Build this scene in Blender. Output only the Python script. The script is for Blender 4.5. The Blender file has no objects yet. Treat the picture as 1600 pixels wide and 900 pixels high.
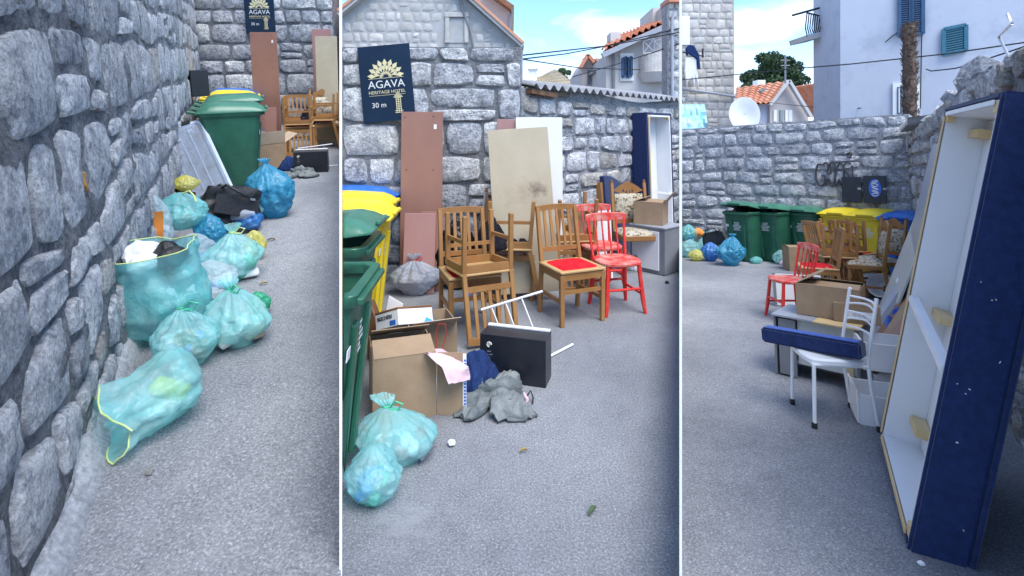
import bpy, bmesh, math, random
from mathutils import Vector, Matrix, Euler, noise
R = math.radians
rng = random.Random(11)
C = bpy.data.collections.new('place')
bpy.context.scene.collection.children.link(C)
scene = bpy.context.scene

# ---------------------------------------------------------------- camera
FP, HOR, CAMH = 800.0, 210.0, 1.6           # focal length in photo pixels, horizon row, eye height
cam_d = bpy.data.cameras.new('camera'); cam = bpy.data.objects.new('camera', cam_d)
scene.collection.objects.link(cam)
cam.location = (0, 0, CAMH); cam.rotation_euler = (R(90), 0, 0)
cam_d.sensor_width = 36; cam_d.lens = 36*FP/1600; cam_d.shift_y = -(450-HOR)/1600
cam_d.clip_end = 2000; cam_d.clip_start = 0.05
scene.camera = cam

# ---------------------------------------------------------------- sky, sun, exposure
SUN_EL, SUN_AZ = 60, 146                     # degrees; azimuth measured clockwise from +Y
w = bpy.data.worlds.new('World'); scene.world = w; w.use_nodes = True
nt = w.node_tree; nt.nodes.clear()
out = nt.nodes.new('ShaderNodeOutputWorld'); bg = nt.nodes.new('ShaderNodeBackground')
sky = nt.nodes.new('ShaderNodeTexSky'); sky.sky_type = 'NISHITA'; sky.sun_disc = False
sky.sun_elevation = R(SUN_EL); sky.sun_rotation = R(SUN_AZ); sky.ozone_density = 3.5; sky.air_density = 1.0; sky.dust_density = .0; sky.altitude = 1500
tc = nt.nodes.new('ShaderNodeTexCoord')
mp = nt.nodes.new('ShaderNodeMapping'); mp.inputs['Scale'].default_value = (1.0, 1.0, 3.4); mp.inputs['Rotation'].default_value = (0.25, .5, .3)
nz = nt.nodes.new('ShaderNodeTexNoise'); nz.inputs['Scale'].default_value = 3.4; nz.inputs['Detail'].default_value = 9; nz.inputs['Roughness'].default_value = .58
nz.inputs['Distortion'].default_value = .7
rp = nt.nodes.new('ShaderNodeValToRGB'); rp.color_ramp.elements[0].position = .47; rp.color_ramp.elements[1].position = .72
mx = nt.nodes.new('ShaderNodeMix'); mx.data_type = 'RGBA'
mx.inputs[7].default_value = (3.5, 3.6, 3.75, 1)     # thin sunlit cloud
L = nt.links.new
L(tc.outputs['Generated'], mp.inputs['Vector']); L(mp.outputs[0], nz.inputs['Vector']); L(nz.outputs[0], rp.inputs[0])
hs = nt.nodes.new('ShaderNodeHueSaturation'); hs.inputs['Saturation'].default_value = 1.1; hs.inputs['Value'].default_value = .9
L(rp.outputs[0], mx.inputs[0]); L(sky.outputs[0], hs.inputs['Color']); L(hs.outputs[0], mx.inputs[6]); L(mx.outputs[2], bg.inputs[0])
bg.inputs[1].default_value = .118
L(bg.outputs[0], out.inputs[0])
sun_d = bpy.data.lights.new('sun', 'SUN'); sun_d.energy = 1.4; sun_d.angle = R(40); sun_d.color = (1, .965, .91)
sun = bpy.data.objects.new('sun', sun_d); scene.collection.objects.link(sun)
sd = Vector((math.sin(R(SUN_AZ))*math.cos(R(SUN_EL)), math.cos(R(SUN_AZ))*math.cos(R(SUN_EL)), math.sin(R(SUN_EL))))
sun.rotation_euler = sd.to_track_quat('Z', 'Y').to_euler(); sun.location = sd*20
vs = scene.view_settings
vs.view_transform = 'Standard'; vs.look = 'None'; vs.gamma = 1; vs.exposure = 1.88
vs.use_curve_mapping = False
scene.cycles.transparent_max_bounces = 24

# ---------------------------------------------------------------- three bays, each with its own slope of the ground
SL = {'A': .15, 'B': 0.0, 'C': -.084}
def bayM(b): return Matrix.Rotation(math.atan(SL[b]), 4, 'X')
def ray(px, py, b):
    m = bayM(b).inverted()
    return m @ Vector((0, 0, CAMH)), (m.to_3x3() @ Vector(((px-800)/FP, 1, (HOR-py)/FP)))
def G(px, py, b, z=0.0):
    o, d = ray(px, py, b); t = (z-o.z)/d.z; return o+d*t
def AT(px, py, b, Y):
    o, d = ray(px, py, b); t = (Y-o.y)/d.y; return o+d*t
def ON(px, py, b, p0, n):
    o, d = ray(px, py, b); t = (p0-o).dot(n)/d.dot(n); return o+d*t
def face(px, extra=0): return -math.atan((px-800)/FP)+R(extra)
def W(p, b): return bayM(b) @ Vector(p)

# ---------------------------------------------------------------- materials
MATS = {}
def pm(name, c1, c2=None, scale=8, rough=.6, bump=0.0, bscale=60, spec=.4, rnd=0.0, contrast=(.35, .65), metal=0, speck=None, sscale=120, detail=6, coat=0, sheen=0, bdist=.01, fine=0, fscale=55, bump2=0):
    m = bpy.data.materials.new(name); m.use_nodes = True; n = m.node_tree.nodes; l = m.node_tree.links
    p = n['Principled BSDF']; p.inputs['Roughness'].default_value = rough; p.inputs['Metallic'].default_value = metal
    p.inputs['Specular IOR Level'].default_value = spec; p.inputs['Coat Weight'].default_value = coat; p.inputs['Sheen Weight'].default_value = sheen
    c2 = c2 or tuple(x*.8 for x in c1)
    t = n.new('ShaderNodeTexCoord')
    a = n.new('ShaderNodeTexNoise'); a.inputs['Scale'].default_value = scale; a.inputs['Detail'].default_value = detail; a.inputs['Roughness'].default_value = .62
    l.new(t.outputs['Object'], a.inputs['Vector'])
    r = n.new('ShaderNodeValToRGB'); r.color_ramp.elements[0].position = contrast[0]; r.color_ramp.elements[1].position = contrast[1]
    r.color_ramp.elements[0].color = (*c1, 1); r.color_ramp.elements[1].color = (*c2, 1)
    l.new(a.outputs[0], r.inputs[0]); col = r.outputs[0]
    if speck:
        s = n.new('ShaderNodeTexNoise'); s.inputs['Scale'].default_value = sscale; s.inputs['Detail'].default_value = 4; s.inputs['Roughness'].default_value = .7
        l.new(t.outputs['Object'], s.inputs['Vector'])
        r2 = n.new('ShaderNodeValToRGB'); r2.color_ramp.elements[0].position = .5; r2.color_ramp.elements[1].position = .68
        l.new(s.outputs[0], r2.inputs[0])
        x = n.new('ShaderNodeMix'); x.data_type = 'RGBA'; l.new(r2.outputs[0], x.inputs[0]); l.new(col, x.inputs[6]); x.inputs[7].default_value = (*speck, 1)
        col = x.outputs[2]
    if rnd:
        oi = n.new('ShaderNodeObjectInfo'); mr = n.new('ShaderNodeMapRange'); mr.inputs[3].default_value = 1-rnd; mr.inputs[4].default_value = 1+rnd
        l.new(oi.outputs['Random'], mr.inputs[0])
        h = n.new('ShaderNodeHueSaturation'); l.new(mr.outputs[0], h.inputs['Value']); l.new(col, h.inputs['Color']); col = h.outputs[0]
    if fine:
        fn = n.new('ShaderNodeTexNoise'); fn.inputs['Scale'].default_value = fscale; fn.inputs['Detail'].default_value = 10; fn.inputs['Roughness'].default_value = .78
        l.new(t.outputs['Object'], fn.inputs['Vector'])
        fr_ = n.new('ShaderNodeMapRange'); fr_.inputs[1].default_value = .38; fr_.inputs[2].default_value = .62; fr_.inputs[3].default_value = 1-fine; fr_.inputs[4].default_value = 1+fine
        l.new(fn.outputs[0], fr_.inputs[0])
        fm = n.new('ShaderNodeVectorMath'); fm.operation = 'SCALE'; l.new(col, fm.inputs[0]); l.new(fr_.outputs[0], fm.inputs['Scale']); col = fm.outputs[0]
    l.new(col, p.inputs['Base Color'])
    if bump:
        b = n.new('ShaderNodeTexNoise'); b.inputs['Scale'].default_value = bscale; b.inputs['Detail'].default_value = 8; b.inputs['Roughness'].default_value = .65
        l.new(t.outputs['Object'], b.inputs['Vector'])
        bn = n.new('ShaderNodeBump'); bn.inputs['Strength'].default_value = bump; bn.inputs['Distance'].default_value = bdist
        l.new(b.outputs[0], bn.inputs['Height']); last = bn
        if bump2 and fine:
            b3 = n.new('ShaderNodeBump'); b3.inputs['Strength'].default_value = bump2; b3.inputs['Distance'].default_value = .012
            l.new(fn.outputs[0], b3.inputs['Height']); l.new(bn.outputs[0], b3.inputs['Normal']); last = b3
        l.new(last.outputs[0], p.inputs['Normal'])
    MATS[name] = m; return m
def film(name, col, clear=.4, rough=.3, light=None):
    """thin plastic film: gloss + colour + light passing through + partly see-through"""
    m = bpy.data.materials.new(name); m.use_nodes = True; n = m.node_tree.nodes; l = m.node_tree.links
    p = n['Principled BSDF']; p.inputs['Roughness'].default_value = rough; p.inputs['Specular IOR Level'].default_value = .7
    t = n.new('ShaderNodeTexCoord'); a = n.new('ShaderNodeTexNoise'); a.inputs['Scale'].default_value = 9; a.inputs['Detail'].default_value = 5
    l.new(t.outputs['Object'], a.inputs['Vector'])
    r = n.new('ShaderNodeValToRGB'); r.color_ramp.elements[0].position = .35; r.color_ramp.elements[1].position = .68
    li = light or tuple(min(1, x*1.5+.12) for x in col)
    r.color_ramp.elements[0].color = (*col, 1); r.color_ramp.elements[1].color = (*li, 1)
    l.new(a.outputs[0], r.inputs[0]); l.new(r.outputs[0], p.inputs['Base Color'])
    b = n.new('ShaderNodeTexNoise'); b.inputs['Scale'].default_value = 26; b.inputs['Detail'].default_value = 6; b.inputs['Distortion'].default_value = 1.4
    l.new(t.outputs['Object'], b.inputs['Vector'])
    bn = n.new('ShaderNodeBump'); bn.inputs['Strength'].default_value = .6; bn.inputs['Distance'].default_value = .012
    l.new(b.outputs[0], bn.inputs['Height']); l.new(bn.outputs[0], p.inputs['Normal'])
    tr = n.new('ShaderNodeBsdfTranslucent'); l.new(r.outputs[0], tr.inputs[0]); l.new(bn.outputs[0], tr.inputs['Normal'])
    m1 = n.new('ShaderNodeMixShader'); m1.inputs[0].default_value = .35; l.new(p.outputs[0], m1.inputs[1]); l.new(tr.outputs[0], m1.inputs[2])
    tp = n.new('ShaderNodeBsdfTransparent'); tp.inputs[0].default_value = (*[min(1, .45+x) for x in col], 1)
    m2 = n.new('ShaderNodeMixShader'); l.new(m1.outputs[0], m2.inputs[1]); l.new(tp.outputs[0], m2.inputs[2])
    mr = n.new('ShaderNodeMapRange'); mr.inputs[1].default_value = .3; mr.inputs[2].default_value = .7; mr.inputs[3].default_value = clear*.6; mr.inputs[4].default_value = min(.95, clear*1.4)
    l.new(a.outputs[0], mr.inputs[0]); l.new(mr.outputs[0], m2.inputs[0])
    l.new(m2.outputs[0], n['Material Output'].inputs[0]); MATS[name] = m; return m

pm('asphalt', (.235, .245, .265), (.30, .31, .33), 9, .88, 1.0, 130, .3, speck=(.50, .51, .54), sscale=110, bdist=.01, contrast=(.3, .72), fine=.35, fscale=90)
pm('stone_pale', (.42, .43, .455), (.76, .76, .75), 8, .92, 1.0, 16, .15, rnd=.16, speck=(.27, .28, .31), sscale=19, bdist=.05, fine=.38, fscale=48, bump2=1.0)
pm('stone_grey', (.32, .335, .37), (.60, .61, .63), 7, .92, 1.0, 17, .15, rnd=.2, speck=(.18, .19, .22), sscale=17, bdist=.05, fine=.38, fscale=48, bump2=1.0)
pm('stone_warm', (.40, .375, .34), (.58, .56, .52), 7, .92, 1.0, 17, .15, rnd=.16, speck=(.25, .24, .23), sscale=19, bdist=.05, fine=.35, fscale=48, bump2=1.0)
pm('stone_tower', (.46, .435, .395), (.60, .58, .545), 3, .9, .6, 14, .2, rnd=.14, bdist=.03)
pm('mortar', (.33, .342, .37), (.54, .55, .57), 5, .95, 1.0, 20, .15, speck=(.2, .21, .23), sscale=14, bdist=.05, fine=.3, fscale=40, bump2=.8)
pm('haunch', (.27, .28, .30), (.38, .39, .41), 5, .95, .6, 24, .15, fine=.25, fscale=40)
pm('mortar_dark', (.15, .155, .17), (.27, .275, .285), 6, .95, 1.0, 30, .15, bdist=.03, fine=.3, fscale=40)
pm('mortar_tower', (.36, .34, .32), (.48, .46, .43), 3, .95, .5, 12, .15)
pm('mortar_gable', (.38, .375, .37), (.46, .455, .45), 4, .95, .5, 12, .15)
pm('gable_stone', (.42, .405, .385), (.52, .505, .485), 3, .9, .5, 14, .15, rnd=.12)
pm('bin_green', (.018, .105, .062), (.03, .14, .085), 5, .38, .12, 40, .5)
pm('bin_green_lid', (.035, .15, .095), (.06, .20, .135), 5, .33, .1, 40, .5)
pm('bin_yellow', (.78, .57, .02), (.84, .66, .04), 5, .4, .08, 40, .5)
pm('bin_blue', (.015, .12, .46), (.03, .17, .55), 5, .38, .08, 40, .5)
pm('rubber', (.012, .012, .013), (.02, .02, .02), 20, .7)
pm('wood', (.27, .125, .04), (.38, .20, .072), 3, .42, .15, 30, .45, contrast=(.3, .7))
pm('wood_dark', (.16, .07, .03), (.25, .12, .05), 3, .45, .15, 30)
pm('wood_light', (.46, .29, .12), (.54, .36, .17), 3, .5, .15, 30)
pm('pine', (.62, .44, .2), (.72, .55, .3), 3, .55, .15, 24)
pm('red_velvet', (.52, .012, .022), (.62, .025, .035), 14, .95, .2, 300, .05)
pm('red_paint', (.64, .028, .022), (.66, .10, .075), 7, .4, .1, 40, .5, contrast=(.52, .75))
pm('red_worn', (.62, .045, .035), (.62, .33, .27), 9, .5, .1, 40, .5, contrast=(.42, .66))
pm('floral', (.46, .42, .33), (.15, .11, .055), 26, .9, .3, 200, .1, contrast=(.5, .58))
pm('board_brown', (.27, .135, .10), (.32, .165, .125), 2, .45, .05, 20, .5)
pm('board_pink', (.36, .19, .175), (.40, .22, .20), 2, .4, .05, 20, .5)
pm('board_beige', (.42, .36, .25), (.50, .43, .31), 2, .6, .1, 20)
pm('burn', (.10, .06, .05), (.28, .21, .15), 20, .8)
pm('white_paint', (.76, .77, .78), (.84, .84, .84), 4, .4, .05, 30)
pm('white_partition', (.80, .81, .82), (.86, .86, .86), 4, .6, .05, 30)
pm('laminate_white', (.74, .75, .76), (.80, .80, .80), 2, .35, .02, 30)
pm('laminate_grey', (.17, .18, .20), (.22, .23, .25), 3, .4, .04, 30)
pm('laminate_top', (.30, .32, .37), (.36, .38, .42), 3, .35, .04, 30)
pm('laminate_green', (.46, .49, .46), (.53, .55, .52), 2, .4, .04, 30)
pm('bed_blue', (.005, .017, .075), (.010, .03, .12), 30, .85, .5, 220, .2, sheen=.25)
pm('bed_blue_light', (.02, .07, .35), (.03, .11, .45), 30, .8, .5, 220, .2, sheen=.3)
pm('cardboard', (.31, .215, .135), (.37, .265, .17), 6, .85, .2, 90, .2)
pm('cardboard_in', (.44, .33, .23), (.50, .39, .28), 6, .85, .2, 90, .2)
pm('paper_white', (.74, .74, .76), (.82, .82, .82), 10, .7, .1, 60)
pm('ink_black', (.015, .015, .018), (.02, .02, .024), 20, .5)
pm('ink_blue', (.03, .12, .5), (.04, .16, .6), 20, .5)
pm('ink_red', (.5, .03, .03), (.6, .05, .04), 20, .5)
pm('print_white', (.74, .75, .75), (.8, .8, .8), 20, .5)
pm('black_box', (.010, .012, .018), (.016, .018, .026), 10, .35, .05, 60, .5)
pm('black_leather', (.008, .008, .010), (.016, .016, .018), 12, .42, .5, 60, .5)
pm('black_cloth', (.012, .012, .016), (.022, .022, .03), 30, .95, .4, 200, .1)
pm('navy_cloth', (.012, .025, .09), (.02, .045, .14), 12, .9, .5, 90, .15)
pm('grey_cloth', (.12, .14, .145), (.24, .26, .26), 9, .95, .8, 45, .05)
pm('pink_cloth', (.70, .45, .53), (.78, .56, .62), 12, .85, .4, 60, .1)
pm('sign_navy', (.008, .022, .05), (.010, .028, .06), 4, .22, .0, 60, .5)
pm('sign_gold', (.66, .58, .33), (.72, .66, .42), 40, .5)
pm('sign_white', (.66, .68, .66), (.72, .72, .7), 40, .5)
pm('steel', (.45, .46, .48), (.55, .56, .58), 8, .35, .05, 40, .5, metal=.8)
pm('cable', (.02, .02, .024), (.03, .03, .034), 8, .6)
pm('plaster_white', (.47, .50, .58), (.53, .56, .63), .8, .9, .2, 20, .1, contrast=(.3, .7), speck=(.42, .45, .52), sscale=1.5)
pm('plaster_cream', (.50, .49, .48), (.57, .56, .55), 1, .9, .2, 20, .1)
pm('plaster_beige', (.46, .42, .40), (.52, .48, .46), 1, .9, .2, 20, .1)
pm('roof_tile', (.50, .19, .11), (.62, .33, .22), 2.2, .85, .3, 20, .1)
pm('shutter_teal', (.03, .14, .21), (.04, .17, .25), 6, .5, .1, 30)
pm('shutter_blue', (.03, .075, .16), (.04, .1, .2), 6, .5, .1, 30)
pm('glass_dark', (.10, .14, .18), (.16, .2, .25), 3, .08, 0, 30, .8)
pm('cement_sheet', (.34, .345, .36), (.24, .245, .26), 4, .9, .5, 40, .15)
pm('palm_bark', (.085, .055, .045), (.2, .15, .12), 18, .95, 1.0, 30, .1, bdist=.03)
pm('leaf_a', (.035, .075, .03), (.07, .12, .05), 3, .6, 0, 30, .3, rnd=.3)
pm('leaf_b', (.06, .11, .045), (.09, .15, .07), 3, .6, 0, 30, .3)
pm('bark', (.12, .09, .07), (.2, .16, .12), 8, .9, .8, 30, .1)
pm('graffiti', (.035, .037, .045), (.07, .072, .08), 8, .7)
pm('rust', (.38, .17, .04), (.5, .26, .08), 16, .9, .3, 40)
pm('yellow_plastic', (.82, .68, .08), (.86, .76, .2), 8, .4)
pm('lime_string', (.55, .66, .22), (.62, .72, .32), 8, .45)
pm('orange_plastic', (.85, .26, .04), (.88, .34, .08), 8, .4)
pm('blue_plastic', (.04, .25, .62), (.08, .36, .72), 8, .4)
pm('green_plastic', (.04, .42, .22), (.07, .52, .30), 8, .4)
pm('tub_rim', (.62, .68, .78), (.7, .75, .84), 6, .3)
pm('dish_grey', (.62, .64, .67), (.68, .7, .72), 4, .5)
pm('dry_leaf', (.3, .2, .06), (.4, .28, .1), 20, .8)
pm('tarp', (.14, .42, .52), (.5, .68, .74), 5, .6, .3, 20, .3)
film('bag_teal', (.30, .70, .70), .46, .26, (.62, .88, .87))
film('bag_teal_deep', (.18, .60, .60), .36, .26, (.46, .80, .79))
film('bag_pale', (.52, .68, .72), .5, .3, (.78, .86, .88))
film('bag_blue', (.03, .30, .50), .22, .3, (.10, .45, .62))
film('bag_royal', (.03, .2, .6), .15, .3, (.12, .36, .7))
film('bag_grey', (.36, .41, .50), .22, .35, (.52, .56, .63))
film('bag_black', (.008, .008, .01), .02, .25, (.02, .02, .025))
film('bag_yellow', (.72, .66, .12), .3, .3, (.82, .8, .4))
film('bag_green', (.02, .42, .22), .25, .25, (.08, .58, .36))
film('clear_tub', (.58, .66, .80), .42, .22, (.74, .80, .90))

# ---------------------------------------------------------------- mesh collector
class MB:
    def __init__(s): s.v = []; s.f = []
    def add(s, vs, fs, M=None):
        o = len(s.v); s.v += [tuple(M @ Vector(p)) if M else tuple(p) for p in vs]; s.f += [tuple(i+o for i in f) for f in fs]; return s
    def box(s, c, d, rot=(0, 0, 0), M=None, top=1.0, topy=None):
        x, y, z = d[0]/2, d[1]/2, d[2]/2; ty = top if topy is None else topy
        vs = [(-x, -y, -z), (x, -y, -z), (x, y, -z), (-x, y, -z), (-x*top, -y*ty, z), (x*top, -y*ty, z), (x*top, y*ty, z), (-x*top, y*ty, z)]
        T = Matrix.Translation(c) @ Euler(rot).to_matrix().to_4x4()
        if M: T = M @ T
        return s.add(vs, [(3, 2, 1, 0), (4, 5, 6, 7), (0, 1, 5, 4), (1, 2, 6, 5), (2, 3, 7, 6), (3, 0, 4, 7)], T)
    def bar(s, a, b, wd, th, up=(0, 0, 1), tap=1.0):
        a, b = Vector(a), Vector(b); d = (b-a); ln = d.length; d = d/ln; u = Vector(up)
        if abs(d.dot(u)) > .98: u = Vector((0, 1, 0))
        x = d.cross(u).normalized(); y = x.cross(d).normalized()
        vs = []
        for p, k in ((a, 1), (b, tap)):
            for sx, sy in ((-1, -1), (1, -1), (1, 1), (-1, 1)): vs.append(p+x*(sx*wd/2*k)+y*(sy*th/2*k))
        return s.add(vs, [(0, 1, 2, 3), (7, 6, 5, 4), (4, 5, 1, 0), (5, 6, 2, 1), (6, 7, 3, 2), (7, 4, 0, 3)])
    def tube(s, pts, r, seg=8, closed=False, caps=True):
        pts = [Vector(p) for p in pts]; n = len(pts); rr = r if isinstance(r, (list, tuple)) else [r]*n
        vs = []; fs = []; px = None
        for i, p in enumerate(pts):
            if closed: d = pts[(i+1) % n]-pts[i-1]
            else: d = pts[min(i+1, n-1)]-pts[max(i-1, 0)]
            d.normalize()
            if px is None: px = d.orthogonal().normalized()
            px = (px-d*px.dot(d)); px = px.normalized() if px.length > 1e-6 else d.orthogonal().normalized()
            py = d.cross(px)
            for k in range(seg):
                a = 2*math.pi*k/seg; vs.append(p+px*(rr[i]*math.cos(a))+py*(rr[i]*math.sin(a)))
        for i in range(n if closed else n-1):
            j = (i+1) % n
            for k in range(seg):
                k2 = (k+1) % seg; fs.append((i*seg+k, i*seg+k2, j*seg+k2, j*seg+k))
        if caps and not closed: fs.append(tuple(range(seg-1, -1, -1))); fs.append(tuple((n-1)*seg+k for k in range(seg)))
        return s.add(vs, fs)
    def lathe(s, prof, seg=20, M=None, caps=True):
        vs = [(r*math.cos(2*math.pi*k/seg), r*math.sin(2*math.pi*k/seg), z) for r, z in prof for k in range(seg)]
        fs = [(i*seg+k, i*seg+(k+1) % seg, (i+1)*seg+(k+1) % seg, (i+1)*seg+k) for i in range(len(prof)-1) for k in range(seg)]
        if caps: fs += [tuple(range(seg-1, -1, -1)), tuple((len(prof)-1)*seg+k for k in range(seg))]
        return s.add(vs, fs, M)
    def prism(s, poly, y0, y1, M=None):
        """polygon in x,z (counter-clockwise seen from -y) pushed from y0 to y1"""
        n = len(poly); vs = [(x, y0, z) for x, z in poly]+[(x, y1, z) for x, z in poly]
        fs = [tuple(range(n)), tuple(range(2*n-1, n-1, -1))]+[(i, i+n, (i+1) % n+n, (i+1) % n) for i in range(n)]
        return s.add(vs, fs, M)
    def build(s, name, mat, parent=None, bevel=0, smooth=False, seg=1, ang=35):
        me = bpy.data.meshes.new(name); me.from_pydata(s.v, [], s.f); me.update()
        bm = bmesh.new(); bm.from_mesh(me)
        bmesh.ops.recalc_face_normals(bm, faces=bm.faces)
        if bevel:
            es = [e for e in bm.edges if len(e.link_faces) == 2 and e.calc_face_angle(0) > R(30)]
            bmesh.ops.bevel(bm, geom=es, offset=bevel, segments=seg, affect='EDGES', clamp_overlap=True)
        bm.to_mesh(me); bm.free()
        if smooth:
            me.polygons.foreach_set('use_smooth', [True]*len(me.polygons)); me.set_sharp_from_angle(angle=R(ang))
        return link(name, me, mat, parent)
def link(name, me, mat, parent=None):
    o = bpy.data.objects.new(name, me); C.objects.link(o)
    if mat: 
        me.materials.clear(); me.materials.append(MATS[mat])
    if parent: o.parent = parent
    return o
def tag(o, label, cat, group=None):
    o['label'] = label; o['category'] = cat
    if group: o['group'] = group
    return o
def setM(o, b, loc, rz=0, rx=0, ry=0, sc=1):
    M = bayM(b) @ Matrix.Translation(Vector(loc)) @ Matrix.Rotation(rz, 4, 'Z') @ Matrix.Rotation(rx, 4, 'X') @ Matrix.Rotation(ry, 4, 'Y')
    o.rotation_mode = 'QUATERNION'
    l, q, _ = M.decompose(); o.location = l; o.rotation_quaternion = q; o.scale = (sc, sc, sc) if not isinstance(sc, tuple) else sc
    return o
def thing(name, label, cat, b, loc, rz=0, rx=0, ry=0, group=None, sc=1):
    o = bpy.data.objects.new(name, None); C.objects.link(o); o.empty_display_size = .1
    tag(o, label, cat, group); return setM(o, b, loc, rz, rx, ry, sc)
KIDS = {}
def copy_tree(o, parent=None):
    c = o.copy(); C.objects.link(c)
    c.parent = parent
    for ch in o.children: copy_tree(ch, c)
    return c
PROTO = {}
def spawn(key, maker, label, b, loc, rz=0, rx=0, ry=0, group=None, sc=1):
    if key not in PROTO:
        o = maker(); PROTO[key] = o
    else: o = copy_tree(PROTO[key])
    o['label'] = label
    if group: o['group'] = group
    return setM(o, b, loc, rz, rx, ry, sc)
def text_mesh(s, size, ext=.0015, align='CENTER', spacing=1.0):
    cu = bpy.data.curves.new('txt', 'FONT'); cu.body = s; cu.size = size; cu.extrude = ext; cu.align_x = align; cu.align_y = 'CENTER'; cu.space_character = spacing; cu.resolution_u = 3
    ob = bpy.data.objects.new('txt', cu); C.objects.link(ob); bpy.context.view_layer.update()
    me = bpy.data.meshes.new_from_object(ob.evaluated_get(bpy.context.evaluated_depsgraph_get()))
    bpy.data.objects.remove(ob); bpy.data.curves.remove(cu)
    me.transform(Matrix.Rotation(R(90), 4, 'X'))      # stands up, reads from -y
    return me
def text(s, size, mat, parent, loc, name='lettering', rot=(0, 0, 0), sx=1, **k):
    me = text_mesh(s, size, **k); me.transform(Matrix.Diagonal((sx, 1, 1, 1)))
    o = link(name, me, mat, parent); o.location = loc; o.rotation_euler = rot; return o
def fbm(p, sc, oc=4, seed=0):
    return noise.fractal(Vector(p)*sc+Vector((seed*7.3, seed*3.1, seed*1.7)), 1.0, 2.0, oc)
def ridge(p, sc, seed=0, oc=3):
    v = 0; a = 1; q = Vector(p)*sc+Vector((seed*5.3, seed*2.9, seed*8.7))
    for _ in range(oc):
        v += a*(1-abs(noise.noise(q))*2); q = q*2.03; a *= .5
    return v/1.75
def cut(root, k, keep_right=True):
    """trim a thing where it meets a partition: the vertical plane X = k*Y through the yard"""
    bpy.context.view_layer.update()
    no = Vector((1, -k, 0)).normalized()
    if not keep_right: no = -no
    obs = []
    def walk(o):
        if o.type == 'MESH': obs.append(o)
        for c in o.children: walk(c)
    walk(root)
    for o in obs:
        mi = o.matrix_world.inverted(); co = mi @ (no*.012); n2 = (o.matrix_world.to_3x3().transposed() @ no).normalized()
        if o.data.users > 1: o.data = o.data.copy()
        bm = bmesh.new(); bm.from_mesh(o.data)
        r = bmesh.ops.bisect_plane(bm, geom=bm.verts[:]+bm.edges[:]+bm.faces[:], plane_co=co, plane_no=n2, clear_inner=True)
        es = [e for e in r['geom_cut'] if isinstance(e, bmesh.types.BMEdge)]
        if es: bmesh.ops.holes_fill(bm, edges=es)
        bm.to_mesh(o.data); n = len(bm.verts); bm.free()
        if n < 3 and not o.children: bpy.data.objects.remove(o)
# ================================================================ the setting
K1, K2 = (532.4-800)/FP, (1063.6-800)/FP       # directions of the two partitions
def make_ground():
    v = []; f = []
    ys = [0, 1, 2, 4, 6, 9, 13, 40, 400]
    def strip(fl, fr, s):
        o = len(v); n = 12
        for y in ys:
            for i in range(n+1):
                t = i/n; v.append((fl(y)*(1-t)+fr(y)*t, y, s*min(y, 13)))
        for j in range(len(ys)-1):
            for i in range(n):
                a = o+j*(n+1)+i; f.append((a, a+1, a+n+2, a+n+1))
        return o, n
    a = strip(lambda y: -400, lambda y: K1*y, SL['A'])
    b = strip(lambda y: K1*y, lambda y: K2*y, 0)
    c = strip(lambda y: K2*y, lambda y: 400, SL['C'])
    for (o1, n1), (o2, n2) in ((a, b), (b, c)):
        for j in range(len(ys)-1):
            p = o1+j*(n1+1)+n1; q = o2+j*(n2+1); f.append((p, q, q+n2+1, p+n1+1))
    o = len(v); v.extend([(-400, 0, 0), (400, 0, 0), (400, -400, 0), (-400, -400, 0)]); f.append((o+3, o+2, o+1, o))
    me = bpy.data.meshes.new('asphalt_ground'); me.from_pydata(v, [], f); me.update()
    g = link('asphalt_ground', me, None); g['kind'] = 'structure'
    return g
ground = make_ground()
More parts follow.
